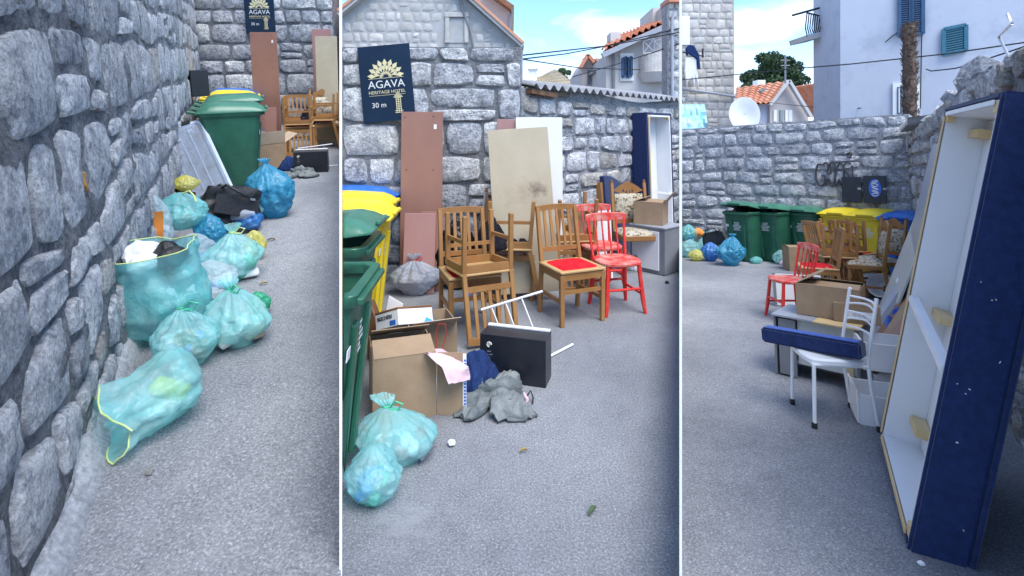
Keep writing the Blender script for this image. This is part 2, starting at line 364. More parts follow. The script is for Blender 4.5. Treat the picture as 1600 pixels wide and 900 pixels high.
# asphalt with pale scuffed patches
def asphalt():
    m = MATS['asphalt']; n = m.node_tree.nodes; l = m.node_tree.links
    p = n['Principled BSDF']; src = p.inputs['Base Color'].links[0].from_socket
    t = n.new('ShaderNodeTexCoord')
    a = n.new('ShaderNodeTexNoise'); a.inputs['Scale'].default_value = .9; a.inputs['Detail'].default_value = 8; a.inputs['Roughness'].default_value = .7
    l.new(t.outputs['Object'], a.inputs['Vector'])
    r = n.new('ShaderNodeValToRGB'); r.color_ramp.elements[0].position = .56; r.color_ramp.elements[1].position = .75
    r.color_ramp.elements[0].color = (0, 0, 0, 1); r.color_ramp.elements[1].color = (.45, .45, .45, 1)
    l.new(a.outputs[0], r.inputs[0])
    # one worn, whitish spill on the asphalt with a shape of its own
    sp = n.new('ShaderNodeVectorMath'); sp.operation = 'SUBTRACT'; sp.inputs[1].default_value = tuple(W(G(640, 815, 'B'), 'B'))
    l.new(t.outputs['Object'], sp.inputs[0])
    sc = n.new('ShaderNodeVectorMath'); sc.operation = 'MULTIPLY'; sc.inputs[1].default_value = (3.2, 3.2, 3.2); l.new(sp.outputs[0], sc.inputs[0])
    ln = n.new('ShaderNodeVectorMath'); ln.operation = 'LENGTH'; l.new(sc.outputs[0], ln.inputs[0])
    b2 = n.new('ShaderNodeTexNoise'); b2.inputs['Scale'].default_value = 14; b2.inputs['Detail'].default_value = 9; b2.inputs['Roughness'].default_value = .75
    l.new(t.outputs['Object'], b2.inputs['Vector'])
    m1 = n.new('ShaderNodeMath'); m1.operation = 'MULTIPLY_ADD'; m1.inputs[1].default_value = 2.6; m1.inputs[2].default_value = -.75; l.new(b2.outputs[0], m1.inputs[0])
    m2 = n.new('ShaderNodeMath'); m2.operation = 'SUBTRACT'; l.new(m1.outputs[0], m2.inputs[0]); l.new(ln.outputs['Value'], m2.inputs[1])
    r3 = n.new('ShaderNodeValToRGB'); r3.color_ramp.elements[0].position = .0; r3.color_ramp.elements[1].position = .55; r3.color_ramp.elements[1].color = (.7, .7, .7, 1)
    l.new(m2.outputs[0], r3.inputs[0])
    ad = n.new('ShaderNodeMix'); ad.data_type = 'RGBA'; ad.blend_type = 'LIGHTEN'; ad.inputs[0].default_value = 1
    l.new(r.outputs[0], ad.inputs[6]); l.new(r3.outputs[0], ad.inputs[7])
    x = n.new('ShaderNodeMix'); x.data_type = 'RGBA'; l.new(ad.outputs[2], x.inputs[0]); l.new(src, x.inputs[6]); x.inputs[7].default_value = (.43, .44, .46, 1)
    # darker damp/oily blotches
    d = n.new('ShaderNodeTexNoise'); d.inputs['Scale'].default_value = .55; d.inputs['Detail'].default_value = 6
    l.new(t.outputs['Object'], d.inputs['Vector'])
    r4 = n.new('ShaderNodeValToRGB'); r4.color_ramp.elements[0].position = .4; r4.color_ramp.elements[0].color = (.72, .73, .75, 1); r4.color_ramp.elements[1].position = .6; r4.color_ramp.elements[1].color = (1, 1, 1, 1)
    l.new(d.outputs[0], r4.inputs[0])
    y = n.new('ShaderNodeMix'); y.data_type = 'RGBA'; y.blend_type = 'MULTIPLY'; y.inputs[0].default_value = 1; l.new(x.outputs[2], y.inputs[6]); l.new(r4.outputs[0], y.inputs[7])
    l.new(y.outputs[2], p.inputs['Base Color'])
asphalt(); ground.data.materials.append(MATS['asphalt'])

def partition(k, y0, y1, h, label):
    """tall end board near the lane, then a lower run to the back wall, both parts of one fence"""
    d = Vector((k, 1, 0)).normalized(); q = math.sqrt(1+k*k); L0, Lm, L1 = y0*q, (y0+.03)*q, y1*q
    r = thing('partition_wall', label, 'partition', 'B', (0, 0, 0)); r.rotation_mode = 'XYZ'; r.rotation_euler = (0, 0, math.atan2(d.y, d.x))
    MB().box(((L0+Lm)/2, 0, (h-.9)/2), (Lm-L0, .008, h+.9)).build('end_board', 'white_partition', r)
    lo = .8 if k < 0 else .3; hz = lo+(SL['A']*y1 if k < 0 else 0)
    MB().prism([(Lm+.001, -.9), (L1, -.9), (L1, hz), (Lm+.001, lo)], -.0038, .0038).build('low_board', 'white_partition', r)
    return r
partition(K1, 1.6, 9.7, 2.1, 'thin white board partition between the teal bag heap and the wheelie bin bay')
partition(K2, 1.6, 8.6, 2.1, 'thin white board partition between the red chairs bay and the big blue bed base bay')

# ---------------------------------------------------------------- rubble masonry
def stone_mesh(q, prot, rr, seed, facet=.35, bulge=.012):
    """q: four corners (u,v) counter-clockwise; irregular rounded block standing proud of the joint"""
    c = Vector((sum(p[0] for p in q)/4, sum(p[1] for p in q)/4)); pts = []
    for i in range(4):
        a, b = Vector(q[i]), Vector(q[(i+1) % 4])
        for t in (.06, .36, .66, .93):
            p = a.lerp(b, t); cr = min(t, 1-t)
            pull = rr.uniform(.02, .13) if cr < .1 else rr.uniform(-.025, .035)
            pts.append(p.lerp(c, pull))
    n = len(pts); vs = []; fs = []
    for p in pts: vs.append((p.x, .03, p.y))
    for p in pts:
        k = p.lerp(c, rr.uniform(.02, .07)); vs.append((k.x, -prot*rr.uniform(.45, .8), k.y))
    for p in pts:
        k = p.lerp(c, rr.uniform(.13, .26)); vs.append((k.x, -prot*rr.uniform(.85, 1.2)-bulge*rr.uniform(.1, 1.3), k.y))
    vs.append((c.x+rr.uniform(-.02, .02), -prot-bulge*rr.uniform(.6, 1.8), c.y+rr.uniform(-.02, .02)))
    for a in range(2):
        for i in range(n):
            j = (i+1) % n; fs.append((a*n+i, a*n+j, (a+1)*n+j, (a+1)*n+i))
    for i in range(n): fs.append((2*n+i, 2*n+(i+1) % n, 3*n))
    me = bpy.data.meshes.new('stone'); me.from_pydata(vs, [], fs); me.update()
    me.polygons.foreach_set('use_smooth', [True]*len(fs)); me.set_sharp_from_angle(angle=R(38))
    return me
class Wall: pass
def stone_wall(name, label, b, p0, p1, height, courses, sw, joint, prot, mats, core, thick=.42, top=None, clip=None, seed=1, wav=.03, split=.18, u0=0, cat='stone wall', urange=None, bulge=.012, mortar_amp=.012, foot=.35, coreclip=None):
    """courses: list of course heights from the ground up (repeats); front faces the yard"""
    rr = random.Random(seed)
    p0, p1 = Vector(p0), Vector(p1); d = p1-p0; ln = d.length; ang = math.atan2(d.y, d.x)
    root = thing(name, label, cat, b, p0, ang)
    wl = Wall(); wl.root = root; wl.b = b; wl.p0 = p0; wl.ln = ln; wl.dir = d.normalized(); wl.n = Vector((d.y, -d.x, 0)).normalized()
    def uv(px, py, off=0):
        h = ON(px, py, b, p0+wl.n*off, wl.n); return ((h-p0).dot(wl.dir), h.z)
    wl.uv = uv
    tp = top or (lambda u: height)
    # core with an uneven mortar face
    mb = MB(); nu = max(4, int(ln/.07)); nv = max(4, int(height/.07))
    if coreclip is None:
        vs = []; fs = []
        for j in range(nv+1):
            for i in range(nu+1):
                u = ln*i/nu; v = -foot+(tp(u)+foot)*j/nv
                vs.append((u, -mortar_amp*(fbm((u, v, seed), 5, 3)) if 0 < i < nu else 0, v))
        for j in range(nv):
            for i in range(nu): a = j*(nu+1)+i; fs.append((a, a+1, a+nu+2, a+nu+1))
        o = len(vs)
        for j in (0, nv):
            for i in range(nu+1): u = ln*i/nu; vs.append((u, thick, -foot if j == 0 else tp(u)))
        for i in range(nu):
            fs.append((o+i+1, o+i, o+nu+1+i, o+nu+2+i))
            fs.append((nv*(nu+1)+i, nv*(nu+1)+i+1, o+nu+2+i, o+nu+1+i)); fs.append((i+1, i, o+i, o+i+1))
        fs.append(tuple([j*(nu+1) for j in range(nv, -1, -1)]+[o, o+nu+1])); fs.append(tuple([j*(nu+1)+nu for j in range(nv+1)]+[o+2*nu+1, o+nu]))
        mb.add(vs, fs)
    else: mb.prism(coreclip, 0, thick)
    mb.build('mortar_core', core, root, smooth=True)
    # courses
    z = 0.0; k = 0; bounds = [0.0]
    while z < height+.1:
        z += courses[k % len(courses)]*rr.uniform(.9, 1.1); k += 1; bounds.append(z)
    def bd(i, u): return bounds[i]+(wav*fbm((u*1.1, i*3.7, seed), .9, 3) if i else -.05)
    cnt = 0
    ur = urange or (0, ln)
    for i in range(len(bounds)-1):
        h = bounds[i+1]-bounds[i]; u = ur[0]+rr.uniform(-.1, 0)
        while u < ur[1]:
            wd = max(h*.45, sw*rr.uniform(.55, 1.5)*(.7+.5*h/.3)); ua, ub = max(u, ur[0]+.005), min(u+wd, ur[1]-.005); u += wd
            if ub-ua < .07: continue
            s1, s2 = rr.uniform(-.02, .02), rr.uniform(-.02, .02)
            j = joint*rr.uniform(.6, 1.4)/2
            cells = [(0, 1)]
            if rr.random() < split and h > .17: m = rr.uniform(.35, .65); cells = [(0, m), (m, 1)]
            for (c0, c1) in cells:
                def pt(uu, c): return (uu, bd(i, uu)*(1-c)+bd(i+1, uu)*c)
                q = [pt(ua+j+s1*0, c0), pt(ub-j, c0), pt(ub-j+s2*0, c1), pt(ua+j, c1)]
                q = [(q[0][0]+(s1 if ua > ur[0]+.01 else 0), q[0][1]+j), (q[1][0]+(s2 if ub < ur[1]-.01 else 0), q[1][1]+j), (q[2][0]-(s2 if ub < ur[1]-.01 else 0), q[2][1]-j), (q[3][0]-(s1 if ua > ur[0]+.01 else 0), q[3][1]-j)]
                if min(q[2][1]-q[1][1], q[3][1]-q[0][1]) < .04: continue
                cu, cv = sum(a for a, _ in q)/4, sum(c for _, c in q)/4
                tmax = min(tp(q[2][0]), tp(q[3][0]))
                if cv > tmax-.03: continue
                q[2] = (q[2][0], min(q[2][1], tmax-.01)); q[3] = (q[3][0], min(q[3][1], tmax-.01))
                if clip and not all(clip(*a) for a in q): continue
                me = stone_mesh(q, prot*rr.uniform(.6, 1.4), rr, cnt, bulge=bulge)
                link('stone', me, rr.choice(mats), root); cnt += 1
    wl.count = cnt
    return wl

# --- bay A: long wall on the left, running up the lane
a0 = G(70, 895, 'A'); a1 = G(322, 219, 'A')
dA = (a1-a0).normalized(); aS = a0-dA*1.3
wallA = stone_wall('lane_wall', 'long rough rubble wall with smeared mortar beside the teal rubbish bags', 'A', aS, a1, 3.1, [.17, .2, .26, .24, .36, .4, .34, .36, .3, .3], .30, .04, .013, ['stone_pale', 'stone_pale', 'stone_grey', 'stone_pale', 'stone_warm'][:4]*5+['stone_warm'], 'mortar', seed=5, wav=.12, split=.16, bulge=.007, mortar_amp=.034)
# mortar haunch along the wall's foot
vs = []; fs = []; n = 60
for i in range(n+1):
    u = wallA.ln*.55*i/n; k = .05+.03*fbm((u, 0, 3), 3, 3)
    for (y, z) in ((.02, k*2.0), (-.018, k*1.7), (-.045-.015*fbm((u, 5, 1), 4, 3), k*.8), (-.07-.02*fbm((u, 2, 1), 4, 3), .001), (-.07, -.06), (.02, -.06)): vs.append((u, y, z))
for i in range(n):
    for j in range(6): a = i*6+j; b2 = i*6+(j+1) % 6; fs.append((a, b2, b2+6, a+6))
fs += [tuple(range(5, -1, -1)), tuple(n*6+k for k in range(6))]
MB().add(vs, fs).build('mortar_haunch', 'haunch', wallA.root, smooth=True, ang=60)
# rust-coloured stain stone
u, v = wallA.uv(127, 280); 
rr = random.Random(3); link('stained_stone', stone_mesh([(u-.025, v-.03), (u+.03, v-.08), (u+.045, v+.02), (u-.035, v+.05)], .014, rr, 0, bulge=.001), 'rust', wallA.root)

# --- bay A: end wall
YA = a1.y
e0 = Vector((a1.x-.05, YA, 0)); e1 = Vector((AT(531.5, 219, 'A', YA).x, YA, 0))
wallAE = stone_wall('end_wall', 'squared stone wall behind the stacked wooden chairs at the top of the lane', 'A', e0, e1, 3.2, [.3, .34, .28, .36, .3], .42, .02, .022, ['stone_grey', 'stone_grey', 'stone_pale'], 'mortar_dark', seed=9, wav=.04, split=.08)

# --- bay B: sign wall, then the lower wall receding to the right
YB = 5.57
b0 = Vector((AT(533.2, 440, 'B', YB).x, YB, 0)); bC = Vector((AT(815, 440, 'B', YB).x, YB, 0)); b1 = Vector((AT(1062, 370, 'B', 8.0).x, 8.0, 0))
wallB = stone_wall('sign_wall', 'tall squared stone wall carrying the navy hotel sign above the yellow bins', 'B', b0, bC, 2.55, [.2, .22, .3, .34, .32, .36, .33, .30, .18], .40, .018, .022, ['stone_grey', 'stone_grey', 'stone_pale'], 'mortar_dark', seed=21, wav=.04, split=.10, thick=.5, urange=(0, (bC-b0).length))
def topB(u): return 2.10+.05*math.sin(u*2)
wallB2 = stone_wall('receding_wall', 'lower rubble wall under a corrugated edge behind the red and floral chairs', 'B', bC+Vector((.0, .012, 0)), b1, 2.12, [.2, .24, .2, .26, .22, .22], .34, .03, .02, ['stone_grey', 'stone_pale', 'stone_pale', 'stone_pale', 'stone_warm', 'stone_grey'], 'mortar', top=topB, seed=33, wav=.06, split=.2)
def corrugated(parent, u0, u1, z, dep, amp=.03, pitch=.145, name='corrugated_edge', tilt=.12, z1=None):
    vs = []; fs = []; n = int((u1-u0)/pitch*10); z1 = z if z1 is None else z1
    for i in range(n+1):
        u = u0+(u1-u0)*i/n; zz = z+(z1-z)*i/n+amp*math.sin(2*math.pi*(u-u0)/pitch)
        for (y, dz) in ((-.14, 0), (dep, tilt)):
            for t in (0, -.009): vs.append((u, y, zz+dz+t))
    for i in range(n):
        a = i*4; c = a+4
        fs += [(a, c, c+2, a+2), (a+1, a+3, c+3, c+1), (a, a+1, c+1, c), (a+2, c+2, c+3, a+3)]
    return MB().add(vs, fs).build(name, 'cement_sheet', parent, smooth=True, ang=50)
corrugated(wallB2.root, .05, 3.45, 2.13, .5)
mbx = MB().box((.28, -.02, 2.06), (.42, .14, .05), (0, .06, 0)); mbx.build('timber', 'wood_dark', wallB2.root)
MB().box((.62, .02, 2.07), (.3, .12, .05)).build('timber', 'bark', wallB2.root)

# --- bay C: back wall and the near wall on the right
c0 = G(1065, 389, 'C'); c1 = G(1436, 427, 'C')
dd = (c1-c0)
wallC = stone_wall('yard_wall', 'grey rubble wall with black bubble graffiti behind the row of wheelie bins', 'C', c0, c1, 2.68, [.2, .2, .26, .28, .28, .3, .28, .3, .26, .26, .16], .34, .038, .016, ['stone_grey', 'stone_pale', 'stone_grey', 'stone_pale'], 'mortar', seed=44, wav=.06, split=.14, thick=.45)
bedl, bedr = G(1374, 695, 'C'), G(1422, 862, 'C'); bed_d = bedr-bedl; BED = (math.atan2(bed_d.y, bed_d.x), R(11.5), R(3), 2.0, bed_d.length, .2)
bM = Matrix.Rotation(BED[0], 4, 'Z') @ Matrix.Rotation(-BED[1], 4, 'X') @ Matrix.Rotation(BED[2], 4, 'Y')
BEDP = bedl+bM @ Vector((BED[4], BED[5], BED[3])); BEDP.z = 0
r0 = c1+Vector((.0, .0, 0)); BEDP = BEDP+Vector(((BEDP-r0).normalized().y, -(BEDP-r0).normalized().x, 0))*-.075; r1 = BEDP.copy(); dR = (r1-r0).normalized(); r1 = r1+dR*1.0
nR = Vector((dR.y, -dR.x, 0)); tR = []
for px_, py_ in ((1457, 178), (1490, 150), (1530, 112), (1560, 100), (1597, 78)):
    h_ = ON(px_, py_, 'C', r0, nR); tR.append(((h_-r0).dot(dR), h_.z))
tR = [(0, tR[0][1])]+tR+[(tR[-1][0]+2, tR[-1][1])]
def topR(u):
    for (ua, va), (ub, vb) in zip(tR, tR[1:]):
        if u <= ub: return va+(vb-va)*max(0, u-ua)/(ub-ua)+.035*fbm((u, 1, 2), 3, 3)
    return tR[-1][1]
wallR = stone_wall('broken_wall', 'crumbling rubble wall with ragged top behind the leaning blue bed base', 'C', r0, r1, 3.2, [.13, .17, .2, .24, .26, .3, .3], .27, .05, .035, ['stone_pale', 'stone_grey', 'stone_pale', 'stone_warm'], 'mortar', top=topR, seed=57, wav=.08, split=.2, thick=.5)
corrugated(wallR.root, .05, 1.7, topR(.1)+.05, .45, .05, .2, tilt=.06, z1=topR(1.7)+.05)
# loose lumps along the broken top
rr = random.Random(8)
for u in [x*.23+1.75 for x in range(16)]:
    s = rr.uniform(.08, .17)
    me = bpy.data.meshes.new('stone'); bm = bmesh.new(); bmesh.ops.create_icosphere(bm, subdivisions=1, radius=s)
    for vtx in bm.verts: vtx.co *= rr.uniform(.75, 1.2)
    bm.to_mesh(me); bm.free()
    o = link('stone', me, rr.choice(['stone_grey', 'stone_pale']), wallR.root); o.location = (u, .2+rr.uniform(-.1, .1), topR(u)+s*.45); o.rotation_euler = (rr.random()*3, rr.random()*3, rr.random()*3); o.scale = (1.3, 1, .8)
pp = wallR.uv(1553, 95)
P = [wallR.uv(x, y, -.25) for x, y in ((1578, 92), (1561, 58), (1581, 37), (1574, 22))]
MB().tube([(u, .25, v) for u, v in P[:1]]+[(u, .25, v) for u, v in P[1:]], .011, 8).build('bent_pipe', 'steel', wallR.root, smooth=True)

# graffiti on the yard wall: bubble letters drawn as one painted line each
def stroke(pts, closed=False):
    Q = []
    pts = [Vector((*wallC.uv(x, y), 0)) for x, y in pts]; n = len(pts)
    rngN = range(n) if closed else range(n-1)
    for i in rngN:
        p0, p1, p2, p3 = pts[(i-1) % n if closed else max(i-1, 0)], pts[i], pts[(i+1) % n], pts[(i+2) % n if closed else min(i+2, n-1)]
        for t in (0, .25, .5, .75):
            Q.append(.5*((2*p1)+(p2-p0)*t+(2*p0-5*p1+4*p2-p3)*t*t+(3*p1-p0-3*p2+p3)*t**3))
    if not closed: Q.append(pts[-1])
    MB().tube([(q.x, -.044, q.y) for q in Q], .014, 6, closed).build('graffiti_stroke', 'graffiti', wallC.root, smooth=True)
stroke([(1287, 258), (1279, 257), (1276, 268), (1277, 282), (1282, 290), (1289, 287), (1290, 276), (1284, 275)])
stroke([(1287, 258), (1291, 254), (1295, 258), (1294, 270), (1299, 270), (1298, 256), (1303, 254), (1306, 260), (1304, 288), (1298, 290), (1297, 280), (1293, 281), (1291, 288), (1287, 287)])
stroke([(1305, 288), (1309, 262), (1314, 255), (1319, 262), (1319, 287), (1314, 288), (1312, 280), (1309, 288), (1305, 288)])
stroke([(1331, 256), (1323, 254), (1319, 262), (1324, 270), (1327, 279), (1323, 287), (1317, 290)])
stroke([(1332, 258), (1333, 272), (1331, 286), (1324, 290)])
stroke([(1326, 246), (1324, 241), (1328, 239), (1331, 243), (1328, 247)])
# ================================================================ prop builders (front of every thing faces -y)
def dashes(parent, x0, z0, y, rows, wd, mat='print_white', seed=1, h=.012, gap=.022):
    rr = random.Random(seed); mb = MB()
    for i in range(rows):
        L = wd*rr.uniform(.6, 1); x = x0-L/2
        while x < x0+L/2-.01:
            l = rr.uniform(.012, .03); mb.box((x+l/2, y, z0-i*gap), (l, .0012, h)); x += l+.007
    return mb.build('lettering', mat, parent)
def make_bin(body='bin_green', lid='bin_green_lid', tilt=0.0, print_=True, n=0):
    r = thing('wheelie_bin', '', 'wheelie bin', 'B', (0, 0, 0))
    # body: tapering tub with ribs
    prof = [(0.0, .205, .22), (.06, .225, .24), (.80, .275, .315), (.90, .285, .33)]
    def ring(w_, d_, z, y=0, c=.05):
        return [(-w_+c, -d_+y, z), (w_-c, -d_+y, z), (w_, -d_+c+y, z), (w_, d_-c+y, z), (w_-c, d_+y, z), (-w_+c, d_+y, z), (-w_, d_-c+y, z), (-w_, -d_+c+y, z)]
    vs = []; fs = []
    for z, a, d in prof: vs += ring(a, d, z, (.9-z)*.02)
    for i in range(3):
        for k in range(8): fs.append((i*8+k, i*8+(k+1) % 8, (i+1)*8+(k+1) % 8, (i+1)*8+k))
    fs.append(tuple(range(7, -1, -1)))
    mb = MB().add(vs, fs)
    mb.build('body', body, r, bevel=.006, smooth=True)
    for x in (-.13, .13):
        MB().bar((x*.8, -.245, .08), (x, -.318, .78), .07, .03, (0, 1, 0)).build('rib', body, r, bevel=.008, smooth=True)
    # rim
    o = ring(.30, .35, .885, 0, .05)+ring(.305, .355, .94, 0, .05)+ring(.26, .31, .94, 0, .045)+ring(.26, .31, .885, 0, .045)
    fs = [(i*8+k, i*8+(k+1) % 8, ((i+1) % 4)*8+(k+1) % 8, ((i+1) % 4)*8+k) for i in range(4) for k in range(8)]
    rim = MB().add(o, fs).build('rim', body, r, bevel=.005, smooth=True)
    MB().box((0, -.362, .905), (.5, .03, .03)).build('comb_bar', body, rim, bevel=.006)
    # lid, hinged at the back
    lr = bpy.data.objects.new('lid_hinge', None)
    nu, nv = 10, 10; vs = []; fs = []
    for s in (0, 1):
        for j in range(nv+1):
            for i in range(nu+1):
                x = -.31+.62*i/nu; y = -.40+.76*j/nv
                e = min(1, min(i, nu-i)/1.6)*min(1, min(j, nv-j)/1.6)
                z = .055*e+.035*(j/nv)*e+.02*math.exp(-((y-.0)**2+(x*1.3)**2)*18)-(.022 if (min(i, nu-i) == 0 or min(j, nv-j) == 0) else 0)
                vs.append((x, y-.36, z-(.012 if s else 0)))
    st = (nu+1)*(nv+1)
    for j in range(nv):
        for i in range(nu):
            a = j*(nu+1)+i; fs.append((a, a+1, a+nu+2, a+nu+1)); a += st; fs.append((a+nu+1, a+nu+2, a+1, a))
    per = [i for i in range(nu+1)]+[j*(nu+1)+nu for j in range(1, nv+1)]+[nv*(nu+1)+i for i in range(nu-1, -1, -1)]+[j*(nu+1) for j in range(nv-1, 0, -1)]
    for q in range(len(per)): a, b = per[q], per[(q+1) % len(per)]; fs.append((b, a, a+st, b+st))
    bpy.data.objects.remove(lr)
    ld = MB().add(vs, fs).build('lid', lid, r, smooth=True, ang=50)
    ld.location = (0, .36, .965); ld.rotation_euler = (-tilt, 0, 0)
    MB().box((0, -.765, .0), (.26, .03, .03)).build('lid_grip', lid, ld, bevel=.008)
    hd = MB().tube([(-.2, .36, .93), (-.2, .43, .95), (.2, .43, .95), (.2, .36, .93)], .017, 8).build('handle', body, r, smooth=True)
    for x in (-.25, .25):
        w_ = MB().lathe([(.03, -.03), (.1, -.03), (.105, -.015), (.105, .015), (.1, .03), (.03, .03)], 18).build('wheel', 'rubber', r, smooth=True)
        w_.location = (x, .29, .105); w_.rotation_euler = (0, R(90), 0)
    if print_:
        t_ = dashes(r, .0, .07, 0, 6, .17, seed=3+n, h=.015, gap=.027); t_.location = (0, -.3005, .66); t_.rotation_euler = (R(5.8), 0, 0)
        lb = MB().box((0, 0, 0), (.055, .004, .05)).build('sticker', 'print_white', r); lb.location = (-.20, -.304, .67); lb.rotation_euler = (R(5.8), 0, 0)
    return r

def make_slat_chair():
    r = thing('slat_back_chair', '', 'chair', 'B', (0, 0, 0), group='honey wood slat back chairs')
    w_, d_ = .215, .205
    for s in (-1, 1):
        MB().bar((s*(w_-.018), -d_+.018, 0), (s*(w_-.015), -d_+.018, .43), .036, .036, (0, 1, 0), 1.1).build('leg', 'wood', r, bevel=.004)
        mb = MB().bar((s*(w_-.02), d_+.02, 0), (s*(w_-.018), d_-.018, .44), .034, .036, (0, 1, 0))
        mb.bar((s*(w_-.018), d_-.018, .44), (s*(w_-.022), d_+.075, .93), .034, .036, (0, 1, 0)); mb.build('back_post', 'wood', r, bevel=.003)
        MB().bar((s*(w_-.018), -d_+.02, .20), (s*(w_-.02), d_, .20), .02, .03).build('stretcher', 'wood', r)
        MB().bar((s*(w_-.014), -d_+.02, .41), (s*(w_-.014), d_-.02, .41), .022, .06).build('side_rail', 'wood', r)
    MB().bar((-w_+.02, -d_+.014, .41), (w_-.02, -d_+.014, .41), .022, .06).build('front_rail', 'wood', r)
    MB().bar((-w_+.02, d_-.014, .41), (w_-.02, d_-.014, .41), .022, .06).build('rear_rail', 'wood', r)
    MB().bar((-w_+.02, -d_+.02, .28), (w_-.02, -d_+.02, .28), .02, .03).build('stretcher', 'wood', r)
    # seat: pale frame with red cushion
    MB().box((0, -.005, .452), (2*w_+.012, 2*d_+.01, .022)).build('seat_frame', 'wood_light', r, bevel=.006)
    vs = []; fs = []; n = 8
    for j in range(n+1):
        for i in range(n+1):
            x = -1+2*i/n; y = -1+2*j/n; vs.append((x*(w_-.03), y*(d_-.03)-.005, .462+.026*(1-x**4)*(1-y**4)))
    for j in range(n):
        for i in range(n): a = j*(n+1)+i; fs.append((a, a+1, a+n+2, a+n+1))
    fs.append(tuple([i for i in range(n, -1, -1)]+[j*(n+1) for j in range(1, n+1)]+[n*(n+1)+i for i in range(1, n+1)]+[j*(n+1)+n for j in range(n-1, 0, -1)]))
    MB().add(vs, fs).build('seat_cushion', 'red_velvet', r, smooth=True)
    yb = lambda z: d_-.018+(z-.44)/.49*.093
    mb = MB(); m = 6
    for i in range(m):
        x0, x1 = -w_+.005+2*(w_-.005)*i/m, -w_+.005+2*(w_-.005)*(i+1)/m
        f = lambda x: .93-.012*(x/w_)**2
        mb.bar((x0, yb(.93)+.012*(1-(x0/w_)**2), f(x0)), (x1, yb(.93)+.012*(1-(x1/w_)**2), f(x1)), .028, .05)
    mb.build('top_rail', 'wood', r)
    MB().bar((-w_+.02, yb(.58), .56), (w_-.02, yb(.58), .56), .022, .04).build('lower_rail', 'wood', r)
    for i in range(5):
        x = -.125+.0625*i
        MB().bar((x, yb(.57), .57), (x, yb(.92)+.008, .92), .026, .012, (0, 1, 0)).build('slat', 'wood', r)
    return r

def make_carved_chair():
    r = thing('carved_floral_chair', '', 'chair', 'B', (0, 0, 0), group='carved chairs with floral upholstery')
    w_, d_ = .225, .21
    def turned(x, y0, y1, z0, z1, nm, top=False):
        n = 16; pts = []; rad = []
        for i in range(n+1):
            t = i/n; pts.append((x, y0+(y1-y0)*t, z0+(z1-z0)*t)); rad.append(.019+.007*math.sin(t*11)*(1 if .1 < t < .75 else 0))
        return MB().tube(pts, rad, 10).build(nm, 'wood', r, smooth=True)
    for s in (-1, 1):
        turned(s*(w_-.02), -d_+.02, -d_+.02, 0, .42, 'leg')
        mb = MB().bar((s*(w_-.02), d_+.03, 0), (s*(w_-.02), d_-.02, .44), .036, .04, (0, 1, 0))
        mb.bar((s*(w_-.02), d_-.02, .44), (s*(w_-.02), d_+.08, 1.0), .036, .04, (0, 1, 0)); mb.build('back_post', 'wood', r, bevel=.004)
        f = MB().lathe([(.004, 0), (.018, .006), (.02, .02), (.012, .03), (.016, .04), (.003, .05)], 10).build('finial', 'wood_dark', r, smooth=True); f.location = (s*(w_-.02), d_+.08, .995)
        MB().bar((s*(w_-.02), -d_+.03, .16), (s*(w_-.02), d_+.01, .16), .02, .028).build('stretcher', 'wood', r)
    MB().bar((-w_+.03, 0, .16), (w_-.03, 0, .16), .02, .028).build('stretcher', 'wood', r)
    MB().box((0, 0, .415), (2*w_, 2*d_, .06)).build('seat_frame', 'wood', r, bevel=.006)
    vs = []; fs = []; n = 8
    for j in range(n+1):
        for i in range(n+1):
            x = -1+2*i/n; y = -1+2*j/n; vs.append((x*(w_-.005), y*(d_-.005), .446+.05*(1-x**6)*(1-y**6)))
    for j in range(n):
        for i in range(n): a = j*(n+1)+i; fs.append((a, a+1, a+n+2, a+n+1))
    MB().add(vs, fs).build('seat_cushion', 'floral', r, smooth=True)
    # crest with a bow-shaped top, a scooped underside and a small pierced fan
    y0 = .285; poly = []
    xs = [-.19+.38*i/20 for i in range(21)]
    top = lambda x: .915+.095*math.cos(x/.19*math.pi/2)**1.3+(.012 if abs(x) < .02 else 0)
    bot = lambda x: .875-.03*math.cos(x/.19*math.pi)
    mb = MB()
    for i in range(20):
        xa, xb = xs[i], xs[i+1]
        holes = abs(xa+xb)/2 < .075 and i % 2 == 0
        if holes:
            m1, m2 = bot((xa+xb)/2)+.03, bot((xa+xb)/2)+.065
            mb.prism([(xa, bot(xa)), (xb, bot(xb)), (xb, m1), (xa, m1)], y0-.013, y0+.013); mb.prism([(xa, m2), (xb, m2), (xb, top(xb)), (xa, top(xa))], y0-.013, y0+.013)
        else: mb.prism([(xa, bot(xa)), (xb, bot(xb)), (xb, top(xb)), (xa, top(xa))], y0-.013, y0+.013)
    mb.build('carved_crest', 'wood', r)
    MB().bar((-w_+.03, .215, .545), (w_-.03, .215, .545), .022, .05).build('lower_rail', 'wood', r)
    M = Matrix.Translation((0, .248, .72)) @ Matrix.Rotation(R(-11), 4, 'X')
    vs = []; fs = []
    for j in range(n+1):
        for i in range(n+1):
            x = -1+2*i/n; y = -1+2*j/n; vs.append((x*.175, -.012-.035*(1-x**4)*(1-y**4), y*.155))
    for j in range(n):
        for i in range(n): a = j*(n+1)+i; fs.append((a, a+1, a+n+2, a+n+1))
    mb = MB().add(vs, fs, M); mb.box((0, .002, 0), (.35, .024, .31), M=M); mb.build('back_cushion', 'floral', r, smooth=True)
    return r

